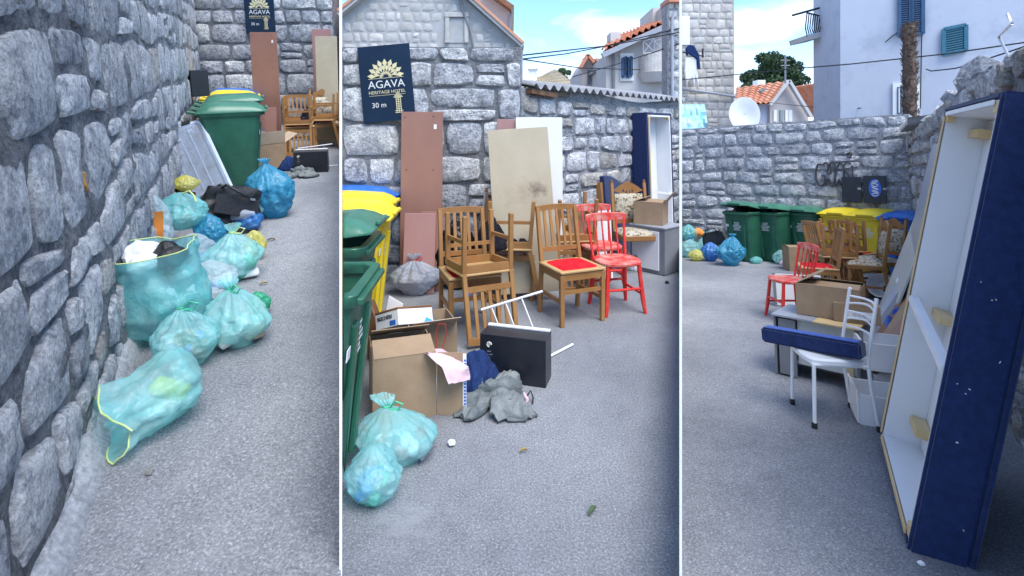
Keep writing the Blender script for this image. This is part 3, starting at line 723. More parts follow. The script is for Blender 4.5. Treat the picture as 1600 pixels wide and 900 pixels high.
def make_red_chair():
    r = thing('red_spindle_chair', '', 'chair', 'B', (0, 0, 0), group='worn red spindle chairs')
    n = 28; out_ = []
    for i in range(n):
        a = 2*math.pi*i/n; ca, sa = math.cos(a), math.sin(a)
        x = .205*math.copysign(abs(ca)**.75, ca)*(1.0+.05*(-sa)); y = .2*math.copysign(abs(sa)**.75, sa); out_.append((x, y))
    vs = []; fs = []
    for s, z in ((.93, .425), (1, .435), (1, .452), (.94, .462)): vs += [(x*s, y*s, z) for x, y in out_]
    for s in (.6, .25): vs += [(x*s, y*s, .462-.014*(1-s)) for x, y in out_]
    for i in range(5):
        for k in range(n): fs.append((i*n+k, i*n+(k+1) % n, (i+1)*n+(k+1) % n, (i+1)*n+k))
    fs += [tuple(range(n-1, -1, -1)), tuple(5*n+k for k in range(n))]
    MB().add(vs, fs).build('seat', 'red_worn', r, smooth=True, ang=50)
    for sx in (-1, 1):
        for sy in (-1, 1):
            MB().tube([(sx*.19, sy*.19, 0), (sx*.175, sy*.172, .12), (sx*.15, sy*.14, .43)], [.015, .021, .018], 10).build('leg', 'red_paint', r, smooth=True)
        MB().tube([(sx*.172, -.17, .17), (sx*.172, .17, .17)], .012, 8).build('stretcher', 'red_paint', r, smooth=True)
    for y in (-.165, .165): MB().tube([(-.168, y, .22), (.168, y, .22)], .012, 8).build('stretcher', 'red_paint', r, smooth=True)
    yb = lambda z: .165+(z-.45)*.26
    for i in range(6):
        t = i/5*2-1; thick = .013 if abs(t) == 1 else .008
        MB().tube([(t*.165, yb(.45)-.015*t*t, .45), (t*.19, yb(.80)-.02*t*t, .80)], thick, 8).build('spindle', 'red_paint', r, smooth=True)
    vs = []; fs = []; m = 12
    for i in range(m+1):
        t = i/m*2-1; x = t*.215; y = yb(.81)-.03*t*t
        h0, h1 = .765+.008*t*t, .845-.012*t**4
        for dy in (-.01, .012):
            for z in (h0, h1): vs.append((x, y+dy, z))
    for i in range(m):
        a = i*4; c = a+4; fs += [(a, c, c+1, a+1), (a+2, a+3, c+3, c+2), (a+1, c+1, c+3, a+3), (a, a+2, c+2, c)]
    fs += [(0, 1, 3, 2), (m*4, m*4+2, m*4+3, m*4+1)]
    MB().add(vs, fs).build('top_rail', 'red_worn', r, bevel=.006, smooth=True)
    return r

def make_white_chair():
    r = thing('white_metal_chair', '', 'chair', 'B', (0, 0, 0))
    for s in (-1, 1):
        MB().tube([(s*.19, -.19, .02), (s*.185, -.175, .42)], .0125, 10).build('leg', 'white_paint', r, smooth=True)
        MB().tube([(s*.185, .22, .02), (s*.18, .185, .3), (s*.18, .175, .45), (s*.18, .22, .70), (s*.18, .25, .86), (s*.175, .255, .88)], .0125, 10).build('back_post', 'white_paint', r, smooth=True)
        for y in (-.19, .22): MB().lathe([(.014, 0), (.019, .002), (.018, .03), (.014, .04)], 12, Matrix.Translation((s*.187, y, 0))).build('foot_cap', 'rubber', r, smooth=True)
        MB().tube([(s*.183, -.175, .42), (s*.18, .18, .42)], .011, 8).build('side_rail', 'white_paint', r, smooth=True)
    MB().tube([(-.185, -.175, .42), (.185, -.175, .42)], .011, 8).build('front_rail', 'white_paint', r, smooth=True)
    vs = []; n = 24; fs = []
    for z, k in ((.425, 1), (.45, 1.0), (.462, .93)):
        for i in range(n):
            a = 2*math.pi*i/n; ca, sa = math.cos(a), math.sin(a)
            vs.append((.198*k*math.copysign(abs(ca)**.45, ca), .2*k*math.copysign(abs(sa)**.45, sa)-.005, z))
    for i in range(2):
        for k in range(n): fs.append((i*n+k, i*n+(k+1) % n, (i+1)*n+(k+1) % n, (i+1)*n+k))
    fs += [tuple(range(n-1, -1, -1)), tuple(2*n+k for k in range(n))]
    MB().add(vs, fs).build('seat', 'white_paint', r, smooth=True)
    for j in range(5):
        z = .60+.055*j; pts = []
        for i in range(13):
            t = i/12*2-1; pts.append((t*.18, .19+(z-.45)*.15+.045*(1-t*t), z+.03*math.sin(i/12*math.pi)*(1 if j % 2 else .3)))
        MB().tube(pts, .008, 8).build('back_rail', 'white_paint', r, smooth=True)
    return r

# ---------------------------------------------------------------- soft things
def blob_content(parent, w_, d_, h_, z0, seed, mats=('paper_white', 'paper_white', 'blue_plastic', 'cardboard_in'), n=9):
    rr = random.Random(seed)
    for i in range(n):
        a = rr.random()*6.28; q = rr.random()**.4*.68
        c = Vector((math.cos(a)*q*w_/2, math.sin(a)*q*d_/2, z0+h_*(.10+.55*rr.random()*(1-q*.5))))
        s = rr.uniform(.2, .32)*min(w_, h_)
        mb = MB(); k = rr.random()
        E = Matrix.Translation(c) @ Euler((rr.random()*3, rr.random()*3, rr.random()*3)).to_matrix().to_4x4()
        if k < .45: mb.box((0, 0, 0), (s*1.6, s*1.1, s*.9), M=E)
        elif k < .75: mb.lathe([(s*.4, -s*.7), (s*.55, s*.4), (s*.5, s*.7)], 12, E)
        else: mb.lathe([(s*.2, -s*.8), (s*.6, -s*.5), (s*.7, 0), (s*.55, s*.5), (s*.15, s*.8)], 10, E)
        for q2 in range(len(mb.v)):                       # stay inside the bag, above its floor
            x, y, z = mb.v[q2]; mb.v[q2] = (x, y, max(z, z0+.02))
        mb.build('waste', rr.choice(mats), parent, bevel=s*.12)
def bag(name, label, cat, b, loc, size, mat, seed, rz=0, knot=True, bend=(0, 0), content=True, cmats=None, flat=.3, group=None, fold=1.0, tie=None, ears=False, neck=.86, nc=9, top=None):
    """a filled plastic sack: slumped base, creases drawn into a tied neck that flares again"""
    w_, d_, h_ = size; r = thing(name, label, cat, b, loc, rz, group=group)
    nu, nv = 110, 64; vs = []; fs = []; rr = random.Random(seed)
    kf = [rr.choice([5, 7, 9, 11]) for _ in range(3)]; ph = [rr.random()*6.28 for _ in range(4)]
    for j in range(nv+1):
        t = j/nv
        if knot:
            if t < neck:
                q = t/neck; rad = (math.sin(min(1, q*1.35+.10)*math.pi/2)**.75)*(1-max(0, (q-.35)/.65)**1.7*.93)
            else: q = (t-neck)/(1-neck); rad = .07+.17*math.sin(q*1.35)
        else:
            rad = math.sin((t*.985+.012)*math.pi)**.62*(1.06-.25*t)
        for i in range(nu):
            a = 2*math.pi*i/nu
            x, y = math.cos(a), math.sin(a)
            k = rad*(1+.16*fbm((x, y, t*1.5), 1.1, 2, seed))
            if knot: cre = max(0, t/neck-.3)/.7 if t < neck else 1.2
            else: cre = .35
            k *= 1+fold*cre*(.09*math.sin(kf[0]*a+ph[0]+2.5*t)+.07*math.sin(kf[1]*1.7*a+ph[1]-3*t))
            px = x*k*w_/2; py = y*k*d_/2; pz = t*h_
            p = Vector((px, py, pz)); amp = fold*(.05*min(w_, h_))
            off = (ridge((px/w_*2, py/d_*2, pz/h_*2), 1.3, seed, 4)-.62)*amp*1.7+fbm((px/w_, py/d_, pz/h_), 7, 3, seed+3)*amp*.6
            nrm = Vector((x, y, .25)).normalized(); p += nrm*off*min(1, rad*1.6)
            p.x += bend[0]*t*t; p.y += bend[1]*t*t
            if p.z < .004+h_*.06: p.z = .004+max(0, p.z)*.15
            vs.append(p)
    for j in range(nv):
        for i in range(nu): fs.append((j*nu+i, j*nu+(i+1) % nu, (j+1)*nu+(i+1) % nu, (j+1)*nu+i))
    vs.append(Vector((0, 0, .004))); fs += [(i+1 if i+1 < nu else 0, i, len(vs)-1) for i in range(nu)]
    if not knot:
        vs.append(sum((vs[nv*nu+i] for i in range(nu)), Vector())/nu); fs += [(nv*nu+i, nv*nu+(i+1) % nu, len(vs)-1) for i in range(nu)]
    MB().add(vs, fs).build('film', mat, r, smooth=True, ang=75)
    if content: blob_content(r, w_*.8, d_*.8, h_*.75, 0, seed+1, cmats or ('paper_white', 'paper_white', 'blue_plastic', 'cardboard_in', 'paper_white', 'laminate_green'), nc)
    if knot and tie:
        ring = [vs[int(neck*nv)*nu+i]*1.0 for i in range(0, nu, 4)]; cc = sum(ring, Vector())/len(ring)
        MB().tube([cc+(p-cc)*1.12 for p in ring], .006, 6, True).build('tie', tie, r, smooth=True)
        pts = [cc+Vector((.02, -.01, 0)), cc+Vector((.05, -.02, .035)), cc+Vector((.085, -.01, .02)), cc+Vector((.06, -.01, -.012)), cc+Vector((.02, -.02, -.004))]
        MB().tube(pts, .005, 6).build('drawstring', tie, r, smooth=True)
    if ears:
        for s in (-1, 1):
            cc = sum((vs[nv*nu+i] for i in range(nu)), Vector())/nu
            vsx = []; m = 8
            for i in range(m+1):
                t = i/m; q = cc+Vector((s*(.01+.07*t), rr.uniform(-.015, .015), .05*math.sin(t*2.6)))
                wv = .035*math.sin(.25+t*2.6)
                vsx += [q+Vector((0, -wv, .006*math.sin(i*2))), q+Vector((0, wv, -.006*math.sin(i*2)))]
            MB().add(vsx, [(2*i, 2*i+1, 2*i+3, 2*i+2) for i in range(m)]).build('tied_ear', mat, r, smooth=True)
    return r
def open_sack(name, label, b, loc, rz, size, mat, seed, lean=0, string='lime_string', upright=True, content=None, group=None):
    """sack with its mouth open; upright or lying with the mouth towards -y"""
    w_, d_, h_ = size; r = thing(name, label, 'rubbish bag', b, loc, rz, group=group); nu, nv = 72, 40; vs = []; fs = []
    rr = random.Random(seed); p1, p2 = rr.random()*6, rr.random()*6
    for j in range(nv+1):
        t = j/nv; rad = (math.sin(min(1, t*3.0+.15)*math.pi/2)**.7)*(1-.12*t+.10*max(0, t-.85)/.15)
        for i in range(nu):
            a = 2*math.pi*i/nu; x, y = math.cos(a), math.sin(a)
            k = rad*(1+(.14 if upright else .30)*fbm((x, y, t*1.3), 1.2, 3, seed)+(.05 if upright else .10)*t*math.sin(5*a+p1+3*t)+.035*math.sin(11*a+p2-4*t))
            if upright: p = Vector((x*k*w_/2+lean*t*t, y*k*d_/2, t*h_+.04*h_*t*math.sin(a*2+p1)))
            else: p = Vector((x*k*w_/2, h_*(.5-t)+.03*math.sin(a*3+p1)*t, d_/2*(1-.25*t)+y*k*d_/2*(1-.2*t)))
            off = (ridge((p.x/w_, p.y/w_, p.z/w_), 2.2, seed, 4)-.62)*.095*w_
            p += Vector((x, 0 if not upright else y, .2 if upright else y))*off
            if p.z < .006: p.z = .006+abs(p.z)*.03
            vs.append(p)
    for j in range(nv):
        for i in range(nu): fs.append((j*nu+i, j*nu+(i+1) % nu, (j+1)*nu+(i+1) % nu, (j+1)*nu+i))
    vs.append(sum((vs[i] for i in range(nu)), Vector())/nu); fs += [(i+1 if i+1 < nu else 0, i, len(vs)-1) for i in range(nu)]
    MB().add(vs, fs).build('film', mat, r, smooth=True, ang=75)
    MB().tube([vs[nv*nu+i] for i in range(0, nu, 2)], .0035, 6, True).build('drawstring', string, r, smooth=True)
    return r
def heap(name, label, cat, b, loc, size, mat, seed, rz=0, rough=1.0, group=None, floor=.004):
    """crumpled cloth heap"""
    w_, d_, h_ = size; r = None; nr, na = 44, 128; vs = [Vector((0, 0, 0))]; fs = []
    for j in range(1, nr+1):
        q = j/nr
        for i in range(na):
            a = 2*math.pi*i/na; e = 1+.28*fbm((math.cos(a), math.sin(a), seed), 1.4, 3)
            x = math.cos(a)*q*e*w_/2; y = math.sin(a)*q*e*d_/2
            hh = h_*max(0, 1-q**2.2)**.8*(.62+.38*fbm((x, y, seed), 4/max(w_, .1)*.5, 2))+rough*.07*(ridge((x*1.3+.15*fbm((x, y, 3), 5, 2), y*.8, 0), 6, seed, 4)-.5)*min(1, (1-q)*4+.25)
            hh += rough*.022*max(0, 1-abs(math.sin(13*(x*math.cos(seed)+y*math.sin(seed))+5*fbm((x, y, seed), 3, 2)))*1.6)*min(1, (1-q)*5+.15)
            vs.append(Vector((x+.02*fbm((x, y, 9), 14, 2, seed), y+.02*fbm((x, y, 4), 14, 2, seed), floor+max(.004, hh)+(.012 if q < 1 else 0))))
    vs[0].z = sum(v.z for v in vs[1:na+1])/na
    for i in range(na): fs.append((0, 1+i, 1+(i+1) % na))
    for j in range(nr-1):
        for i in range(na): a = 1+j*na+i; c = 1+j*na+(i+1) % na; fs.append((a, a+na, c+na, c))
    o = len(vs); ed = [1+(nr-1)*na+i for i in range(na)]
    vs += [Vector((vs[k].x*.96, vs[k].y*.96, .001)) for k in ed]
    for i in range(na): fs.append((ed[i], o+i, o+(i+1) % na, ed[(i+1) % na]))
    fs.append(tuple(o+i for i in range(na-1, -1, -1)))
    ob = MB().add(vs, fs).build(name, mat, None, smooth=True, ang=80); tag(ob, label, cat, group); setM(ob, b, loc, rz); return ob
def crumple(name, label, cat, b, px, py, s, mat, seed, group=None):
    bm = bmesh.new(); bmesh.ops.create_icosphere(bm, subdivisions=3, radius=s)
    for v in bm.verts:
        v.co *= 1+.5*fbm(v.co, 1.4/s*.6, 3, seed); v.co.z *= .7
    zm = min(v.co.z for v in bm.verts)
    for v in bm.verts: v.co.z -= zm
    me = bpy.data.meshes.new(name); bm.to_mesh(me); bm.free()
    o = link(name, me, mat); tag(o, label, cat, group); return setM(o, b, G(px, py, b))

def leaf_scrap(name, label, b, px, py, L_, mat, rz):
    vs = []; n = 6
    for i in range(n+1):
        t = i/n; wv = L_*.2*math.sin(math.pi*(t*.9+.05))
        for s in (-1, 0, 1): vs.append((L_*(t-.5), s*wv, .006+.01*abs(s)+.012*math.sin(t*3)))
    fs = []
    for i in range(n):
        for k in range(2): a = i*3+k; fs.append((a, a+1, a+4, a+3))
    ob = MB().add(vs, fs).build(name, mat, None, smooth=True); tag(ob, label, 'leaf'); return setM(ob, b, G(px, py, b), rz)
def panel_on(name, label, b, pl, pr, h, th, lean, mat, cat='board', roll=0, edge=None, group=None):
    """board standing on its edge between ground points pl and pr (left, right), leaning back"""
    pl, pr = Vector(pl), Vector(pr); d = pr-pl; ang = math.atan2(d.y, d.x)
    r = MB().box((d.length/2, th/2, h/2), (d.length, th, h)).build(name, mat, None, bevel=.003)
    tag(r, label, cat, group); setM(r, b, pl+Vector((0, 0, .004+(abs(math.sin(roll))*d.length if roll > 0 else 0)*0)), ang, -lean, roll); return r
def back(px, yf, b, d):
    """ground point half a depth d behind the spot where a thing's front meets the ground"""
    p = G(px, yf, b); v = Vector((p.x, p.y-ray(px, yf, b)[0].y, 0)).normalized(); return p+v*d*.5
def carton(name, label, b, loc, rz, size, flaps=(None, None, None, None), mat='cardboard', inn='cardboard_in', cat='cardboard box', rx=0, ry=0, tape=None):
    """flaps: opening angle of front, right, back, left flap in degrees (0 = shut, 180 = hanging)"""
    w_, d_, h_ = size; r = thing(name, label, cat, b, loc, rz, rx, ry); t = .006
    for (c, s, nm) in (((0, -d_/2+t/2, h_/2), (w_, t, h_), 'side'), ((0, d_/2-t/2, h_/2), (w_, t, h_), 'side'), ((-w_/2+t/2, 0, h_/2), (t, d_-2*t, h_), 'side'), ((w_/2-t/2, 0, h_/2), (t, d_-2*t, h_), 'side'), ((0, 0, t/2+.002), (w_-2*t, d_-2*t, t), 'bottom')):
        MB().box(c, s).build(nm, mat, r)
    spec = [((0, -d_/2, h_), 0, w_, d_/2), ((w_/2, 0, h_), 90, d_, w_/2), ((0, d_/2, h_), 180, w_, d_/2), ((-w_/2, 0, h_), 270, d_, w_/2)]
    for (c, a, wd, ln), f in zip(spec, flaps):
        if f is None: continue
        o = MB().box((0, ln/2, t/2), (wd-.01, ln, t*.7)).build('flap', inn if f > 60 else mat, r); o.location = c; o.rotation_euler = Euler((R(f), 0, R(a)), 'XYZ')
        M = Matrix.Translation(c) @ Matrix.Rotation(R(a), 4, 'Z') @ Matrix.Rotation(R(f), 4, 'X'); o.location, q, _ = M.decompose(); o.rotation_mode = 'QUATERNION'; o.rotation_quaternion = q
    if tape: MB().box((0, 0, h_+.008), (.05, d_*1.0, .001)).build('tape', 'paper_white', r)
    return r
def hotel_sign(b, loc, rz, label, ry=0, s=1.0):
    """navy board with a gold agave rosette and white lettering; width .5, height .72"""
    r = thing('hotel_sign', label, 'sign', b, loc, rz, 0, ry, sc=s)
    MB().box((0, 0, 0), (.52, .014, .76)).build('board', 'sign_navy', r, bevel=.002)
    em = MB(); cx, cz = 0, .06
    def diamond(a, r0, r1, wv):
        c, s_ = math.cos(a), math.sin(a); m = (r0*.45+r1*.55)
        em.prism([(cx+c*r0, cz+s_*r0), (cx+c*m+s_*wv, cz+s_*m-c*wv), (cx+c*r1, cz+s_*r1), (cx+c*m-s_*wv, cz+s_*m+c*wv)], -.0095, -.0075)
    for ring, (r0, r1, wv, n, off) in enumerate(((.095, .185, .023, 9, 0), (.06, .125, .017, 8, .5), (.025, .07, .007, 11, 0))):
        for i in range(n):
            a = math.pi*(i+off+.35)/(n-1+off*2+.7); diamond(a, r0, r1, wv)
    em.build('agave_emblem', 'sign_gold', r)
    text('AGAVA', .108, 'sign_white', r, (0, -.009, -.012), sx=1.02)
    MB().box((0, -.0085, .052), (.35, .002, .004)).build('rule', 'sign_gold', r); MB().box((0, -.0085, -.118), (.36, .002, .003)).build('rule', 'sign_gold', r)
    text('HERITAGE HOTEL', .044, 'sign_gold', r, (0, -.009, -.088), spacing=1.05)
    text('30 m', .072, 'sign_white', r, (-.09, -.009, -.215))
    ar = MB()
    for j in range(9):                                   # arrow woven from small bars
        z = -.30+.018*j
        ar.box((.105, -.0085, z), (.05 if j > 1 else .08, .002, .006))
    for x in (.083, .105, .127): ar.box((x, -.009, -.225), (.006, .002, .16))
    for j in range(5): ar.box((.105, -.0085, -.145+.012*j), (.09-.018*j, .002, .008))
    ar.build('arrow', 'sign_gold', r)
    for x in (-.24, .24):
        for z in (-.36, .36): MB().lathe([(.007, -.0095), (.007, -.006)], 10, Matrix.Translation((x, 0, z)) @ Matrix.Rotation(0, 4, 'X')).build('screw', 'steel', r)
    return r
def laundry_rack(b, Y, label, pts_bar, rods, foot):
    bar = [AT(x, y, b, Y) for x, y in pts_bar]; c = Vector((sum(p.x for p in bar)/2, Y, 0))
    r = thing('drying_rack', label, 'drying rack', b, c)
    MB().tube([p-c for p in bar], .009, 8).build('top_bar', 'white_paint', r, smooth=True)
    for (x0, y0, x1, y1) in rods:
        MB().tube([AT(x0, y0, b, Y)-c, G(x1, y1, b, .01)-c], .0055, 8).build('rod', 'white_paint', r, smooth=True)
    MB().tube([G(x, y, b, .012)-c for x, y in foot], .009, 8).build('foot_bar', 'white_paint', r, smooth=True)
    return r
def drill_holes(o, spots, y=-.0015):
    for x, z in spots: MB().lathe([(.007, -.001), (.007, .001)], 10, Matrix.Translation((x, y, z)) @ Matrix.Rotation(R(90), 4, 'X')).build('dowel_hole', 'ink_black', o)

# ================================================================ bay A
nA = wallA.n; rzA = math.atan2(nA.x, -nA.y)
def along(px, py, off):          # point beside the lane wall: where the wall foot shows at row py, pushed out
    p = G(px, py, 'A'); t = (p-wallA.p0).dot(wallA.dir); return wallA.p0+wallA.dir*t+nA*off
c = along(362, 288, .52)
binl = [('bin_green', 'bin_green_lid', .0, 'dark green wheelie bin in front of its row, clear plastic tub leaning on it'),
        ('bin_green', 'bin_green_lid', R(7), 'green wheelie bin second in the row up the lane with a raised lid'),
        ('bin_green', 'bin_green_lid', R(2), 'green wheelie bin next to the yellow ones up the lane'),
        ('bin_yellow', 'bin_yellow', 0, 'yellow wheelie bin next to the green ones up the lane'),
        ('bin_yellow', 'bin_yellow', 0, 'yellow wheelie bin next to the blue one up the lane'),
        ('bin_blue', 'bin_blue', 0, 'blue wheelie bin nearest the end wall up the lane')]
for k, (bm_, lm_, ti, lb) in enumerate(binl):
    spawn((bm_, ti), lambda: make_bin(bm_, lm_, ti), lb, 'A', c+wallA.dir*(.60*k), rzA, 0, 0, group='wheelie bins in the lane').rotation_mode
# black speaker-like box on the wall side of the bins
p = c+wallA.dir*1.6-nA*.42
r = thing('black_carton', 'tall black carton with a pale emblem standing on the bins by the lane wall', 'box', 'A', (p.x, p.y, 1.02), rzA+R(-60))
MB().box((0, 0, .19), (.25, .16, .38)).build('carton_body', 'black_box', r, bevel=.004); MB().lathe([(.03, -.0815), (.03, -.0805)], 16, Matrix.Rotation(R(90), 4, 'X') @ Matrix.Translation((0, .2, 0)) @ Matrix.Scale(1, 4)).build('emblem', 'print_white', r)

# clear storage tub leaning upright against the first bin
p = G(326, 312, 'A'); 
r = thing('storage_tub', 'clear plastic storage tub stood on end against the green bin', 'storage tub', 'A', (p.x, p.y, .01), face(320, -6), R(-16), R(-19), sc=1.12)
def rrect(w_, h_, c_, n=4):
    P = []
    for (sx, sz, a0) in ((1, 1, 0), (-1, 1, 90), (-1, -1, 180), (1, -1, 270)):
        for i in range(n+1):
            a = R(a0+90*i/n); P.append((sx*(w_/2-c_)+c_*math.cos(a), sz*(h_/2-c_)+c_*math.sin(a)))
    return P
vs = []; fs = []; o1 = rrect(.44, .80, .05); o2 = rrect(.38, .73, .045); m = len(o1)
for P_, y in ((o1, .20), (o1, .185), (o2, .18), (rrect(.36, .70, .04), 0.0)): vs += [(x, y, z+.41) for x, z in P_]
for i in range(3):
    for k in range(m): fs.append((i*m+k, i*m+(k+1) % m, (i+1)*m+(k+1) % m, (i+1)*m+k))
fs.append(tuple(3*m+k for k in range(m)))
MB().add(vs, fs).build('tub_shell', 'clear_tub', r, smooth=True, ang=50)
for x in (-.09, 0, .09): MB().bar((x, -.004, .1), (x, -.004, .72), .012, .006, (0, 1, 0)).build('rib', 'clear_tub', r)
for x in (-.1, .1): MB().box((x, -.003, .70), (.05, .006, .045)).build('moulding', 'clear_tub', r, bevel=.004)
MB().tube([(x, .195, z+.41) for x, z in o1], .017, 6, True).build('tub_rim', 'tub_rim', r, smooth=True)
for x in (-.1, .08): MB().box((x, .19, .83), (.09, .05, .04)).build('latch', 'rubber', r, bevel=.006)

# bags, front to back
v = G(193, 680, 'A')-G(285, 630, 'A'); 
r = open_sack('rubbish_bag', 'half empty open teal bag lying alone with yellow drawstring and yellow wrapper inside', 'A', G(243, 660, 'A'), math.atan2(v.x, -v.y), (.34, .30, .36), 'bag_teal', 3, upright=False)
MB().box((.0, .07, .12), (.16, .08, .04), (.3, .3, .5)).build('wrapper', 'yellow_plastic', r, bevel=.012); MB().box((-.02, .0, .07), (.12, .1, .05), (.2, .1, .3)).build('wrapper', 'paper_white', r, bevel=.012)
r = open_sack('rubbish_bag', 'tall upright teal sack stuffed open with white paper against the rubble wall', 'A', back(264, 545, 'A', .36), R(10), (.52, .40, .54), 'bag_teal_deep', 8, lean=-.05)
for i, (x, y, z, s, m_) in enumerate(((-.10, .04, .46, .10, 'paper_white'), (.02, .04, .47, .075, 'black_leather'), (.08, -.03, .45, .08, 'black_leather'), (-.02, .0, .28, .13, 'paper_white'), (.06, .02, .18, .11, 'paper_white'), (-.08, .02, .18, .09, 'paper_white'), (-.04, -.06, .43, .08, 'paper_white'))):
    bmx = bmesh.new(); bmesh.ops.create_icosphere(bmx, subdivisions=3, radius=s)
    for q in bmx.verts: q.co *= 1+.35*fbm(q.co, 9, 3, i); q.co += Vector((x, y, z))
    me = bpy.data.meshes.new('waste'); bmx.to_mesh(me); bmx.free(); link('waste', me, m_, r)
gb = 'teal rubbish bags heaped in the lane'
bag('rubbish_bag', 'small knotted teal bag with a green tie between the tall sack and fat bag', 'rubbish bag', 'A', back(296, 592, 'A', .28), (.34, .28, .36), 'bag_teal', 12, R(15), bend=(-.02, .03), cmats=('paper_white', 'blue_plastic', 'cardboard_in', 'paper_white'), tie='green_plastic', ears=True, group=gb)
bag('rubbish_bag', 'fat shiny teal bag with a top knot and one corner pulled out on the asphalt', 'rubbish bag', 'A', back(374, 558, 'A', .34), (.44, .36, .34), 'bag_teal', 27, R(-20), bend=(-.09, .05), tie='green_plastic', group=gb, nc=12)
bag('rubbish_bag', 'little bright green bag tucked against the fat teal bag', 'rubbish bag', 'A', back(405, 499, 'A', .14), (.16, .14, .15), 'bag_green', 31, knot=False, content=False)
bag('rubbish_bag', 'boxy pale teal bag full of white cartons beside the yellow bag', 'rubbish bag', 'A', back(365, 450, 'A', .32), (.44, .34, .40), 'bag_teal', 41, R(20), bend=(.02, .04), cmats=('paper_white', 'paper_white', 'green_plastic', 'ink_red', 'paper_white'), tie='lime_string', group=gb, nc=14)
bag('rubbish_bag', 'narrow yellow plastic bag at the edge of the teal heap', 'rubbish bag', 'A', back(400, 410, 'A', .15), (.18, .15, .24), 'bag_yellow', 47, knot=False, content=False)
bag('rubbish_bag', 'crumpled whitish bag between the tall sack and the fat teal bag', 'rubbish bag', 'A', back(333, 478, 'A', .28), (.36, .28, .26), 'bag_pale', 52, knot=False, nc=8)
bag('rubbish_bag', 'limp pale blue bag slumped in the middle of the heap', 'rubbish bag', 'A', back(306, 436, 'A', .3), (.34, .30, .30), 'bag_pale', 57, R(30), knot=False, cmats=('blue_plastic', 'paper_white', 'blue_plastic'))
bag('rubbish_bag', 'bright blue thin bag wedged beneath the rolled teal sack', 'rubbish bag', 'A', back(330, 400, 'A', .25), (.26, .24, .32), 'bag_blue', 59, knot=False, content=False)
p = back(290, 402, 'A', .3)
r = bag('rubbish_bag', 'plump teal sack lying on top of the heap with a yellow drawstring', 'rubbish bag', 'A', p+Vector((0, 0, .20)), (.46, .36, .30), 'bag_teal_deep', 63, R(-12), knot=False, nc=10)
MB().tube([(.05, -.02, .30), (.12, -.02, .325), (.17, -.03, .29), (.2, -.05, .25)], .007, 6).build('drawstring', 'lime_string', r, smooth=True)
# carrier bag, white with an orange panel
r = bag('carrier_bag', 'white carrier bag with an orange panel leaning on the rubble wall', 'carrier bag', 'A', back(247, 424, 'A', .2)+Vector((0, 0, .12)), (.29, .18, .46), 'bag_pale', 71, R(20), knot=False, nc=6, cmats=('paper_white', 'paper_white'))
vs = []; fs = []
for i in range(9):
    t = i/8
    for s_ in (0, 1): vs.append((.03+.07*s_*(1-.3*t)+.03*t*0, -.105+.03*t+.012*math.sin(t*6+s_), .34-.26*t))
fs = [(2*i, 2*i+1, 2*i+3, 2*i+2) for i in range(8)]
MB().add(vs, fs).build('orange_panel', 'orange_plastic', r, smooth=True)
bag('rubbish_bag', 'black bin liner bunched against the rubble wall below the clear tub', 'rubbish bag', 'A', back(284, 345, 'A', .3), (.38, .3, .30), 'bag_black', 77, knot=False, content=False, fold=1.6)
bag('rubbish_bag', 'little yellow bag lying on the black bin liner', 'rubbish bag', 'A', back(296, 345, 'A', .3)+Vector((.0, 0, .27)), (.24, .2, .16), 'bag_yellow', 79, knot=False, content=False, tie='rubber')
# black leather bag
p = back(352, 374, 'A', .3)
r = thing('leather_bag', 'slumped black leather shoulder bag with strap lying on the blue bags', 'handbag', 'A', p+Vector((0, 0, .03)), face(350, 24), R(-8), R(22), sc=1.15)
vs = []; fs = []; nu, nv = 28, 14
for j in range(nv+1):
    t = j/nv
    for i in range(nu):
        a = 2*math.pi*i/nu; ca, sa = math.cos(a), math.sin(a); wv = .24*(1-.15*t); dv = .11*(1-.55*t)
        x = wv*math.copysign(abs(ca)**.62, ca); y = dv*math.copysign(abs(sa)**.6, sa)
        q = Vector((x, y, .34*t)); q += Vector((ca, sa, 0))*.05*fbm(q, 6, 4, 5); q.z += .025*t*math.sin(x*9+1); vs.append(q)
for j in range(nv):
    for i in range(nu): fs.append((j*nu+i, j*nu+(i+1) % nu, (j+1)*nu+(i+1) % nu, (j+1)*nu+i))
fs += [tuple(range(nu-1, -1, -1)), tuple(nv*nu+k for k in range(nu))]
MB().add(vs, fs).build('bag_body', 'black_leather', r, smooth=True, ang=60)
for y in (-.06, .05): MB().tube([(-.13, y, .32), (-.12, y-.05, .35), (-.05, y-.10, .31), (.05, y-.11, .28), (.12, y-.06, .34), (.13, y, .32)], .010, 8).build('handle', 'black_leather', r, smooth=True)
MB().box((0, -.112, .2), (.34, .012, .15), (R(-9), 0, 0)).build('front_pocket', 'black_leather', r, bevel=.008, smooth=True)
MB().box((.1, -.122, .27), (.04, .01, .02)).build('buckle', 'steel', r, bevel=.003)
bag('rubbish_bag', 'thin teal bag squeezed between the black leather bag and big blue sack', 'rubbish bag', 'A', back(394, 350, 'A', .24), (.30, .24, .30), 'bag_teal', 83, R(40), bend=(.08, 0), nc=6)
r = bag('rubbish_bag', 'royal blue bag with a clear bottle beneath the black leather bag', 'rubbish bag', 'A', back(386, 366, 'A', .24), (.32, .24, .2), 'bag_royal', 87, knot=False, content=False)
MB().lathe([(.02, -.12), (.045, -.11), (.045, .04), (.02, .09), (.015, .12)], 14, Matrix.Translation((.0, -.07, .17)) @ Matrix.Rotation(R(80), 4, 'Y')).build('bottle', 'clear_tub', r, smooth=True)
bag('rubbish_bag', 'big saturated blue sack standing alone on the asphalt beside the bins', 'rubbish bag', 'A', back(433, 347, 'A', .4), (.50, .42, .58), 'bag_blue', 91, R(10), bend=(-.10, .06), content=False, cmats=('blue_plastic', 'navy_cloth', 'laminate_grey'), fold=1.3, knot=True, neck=.93)
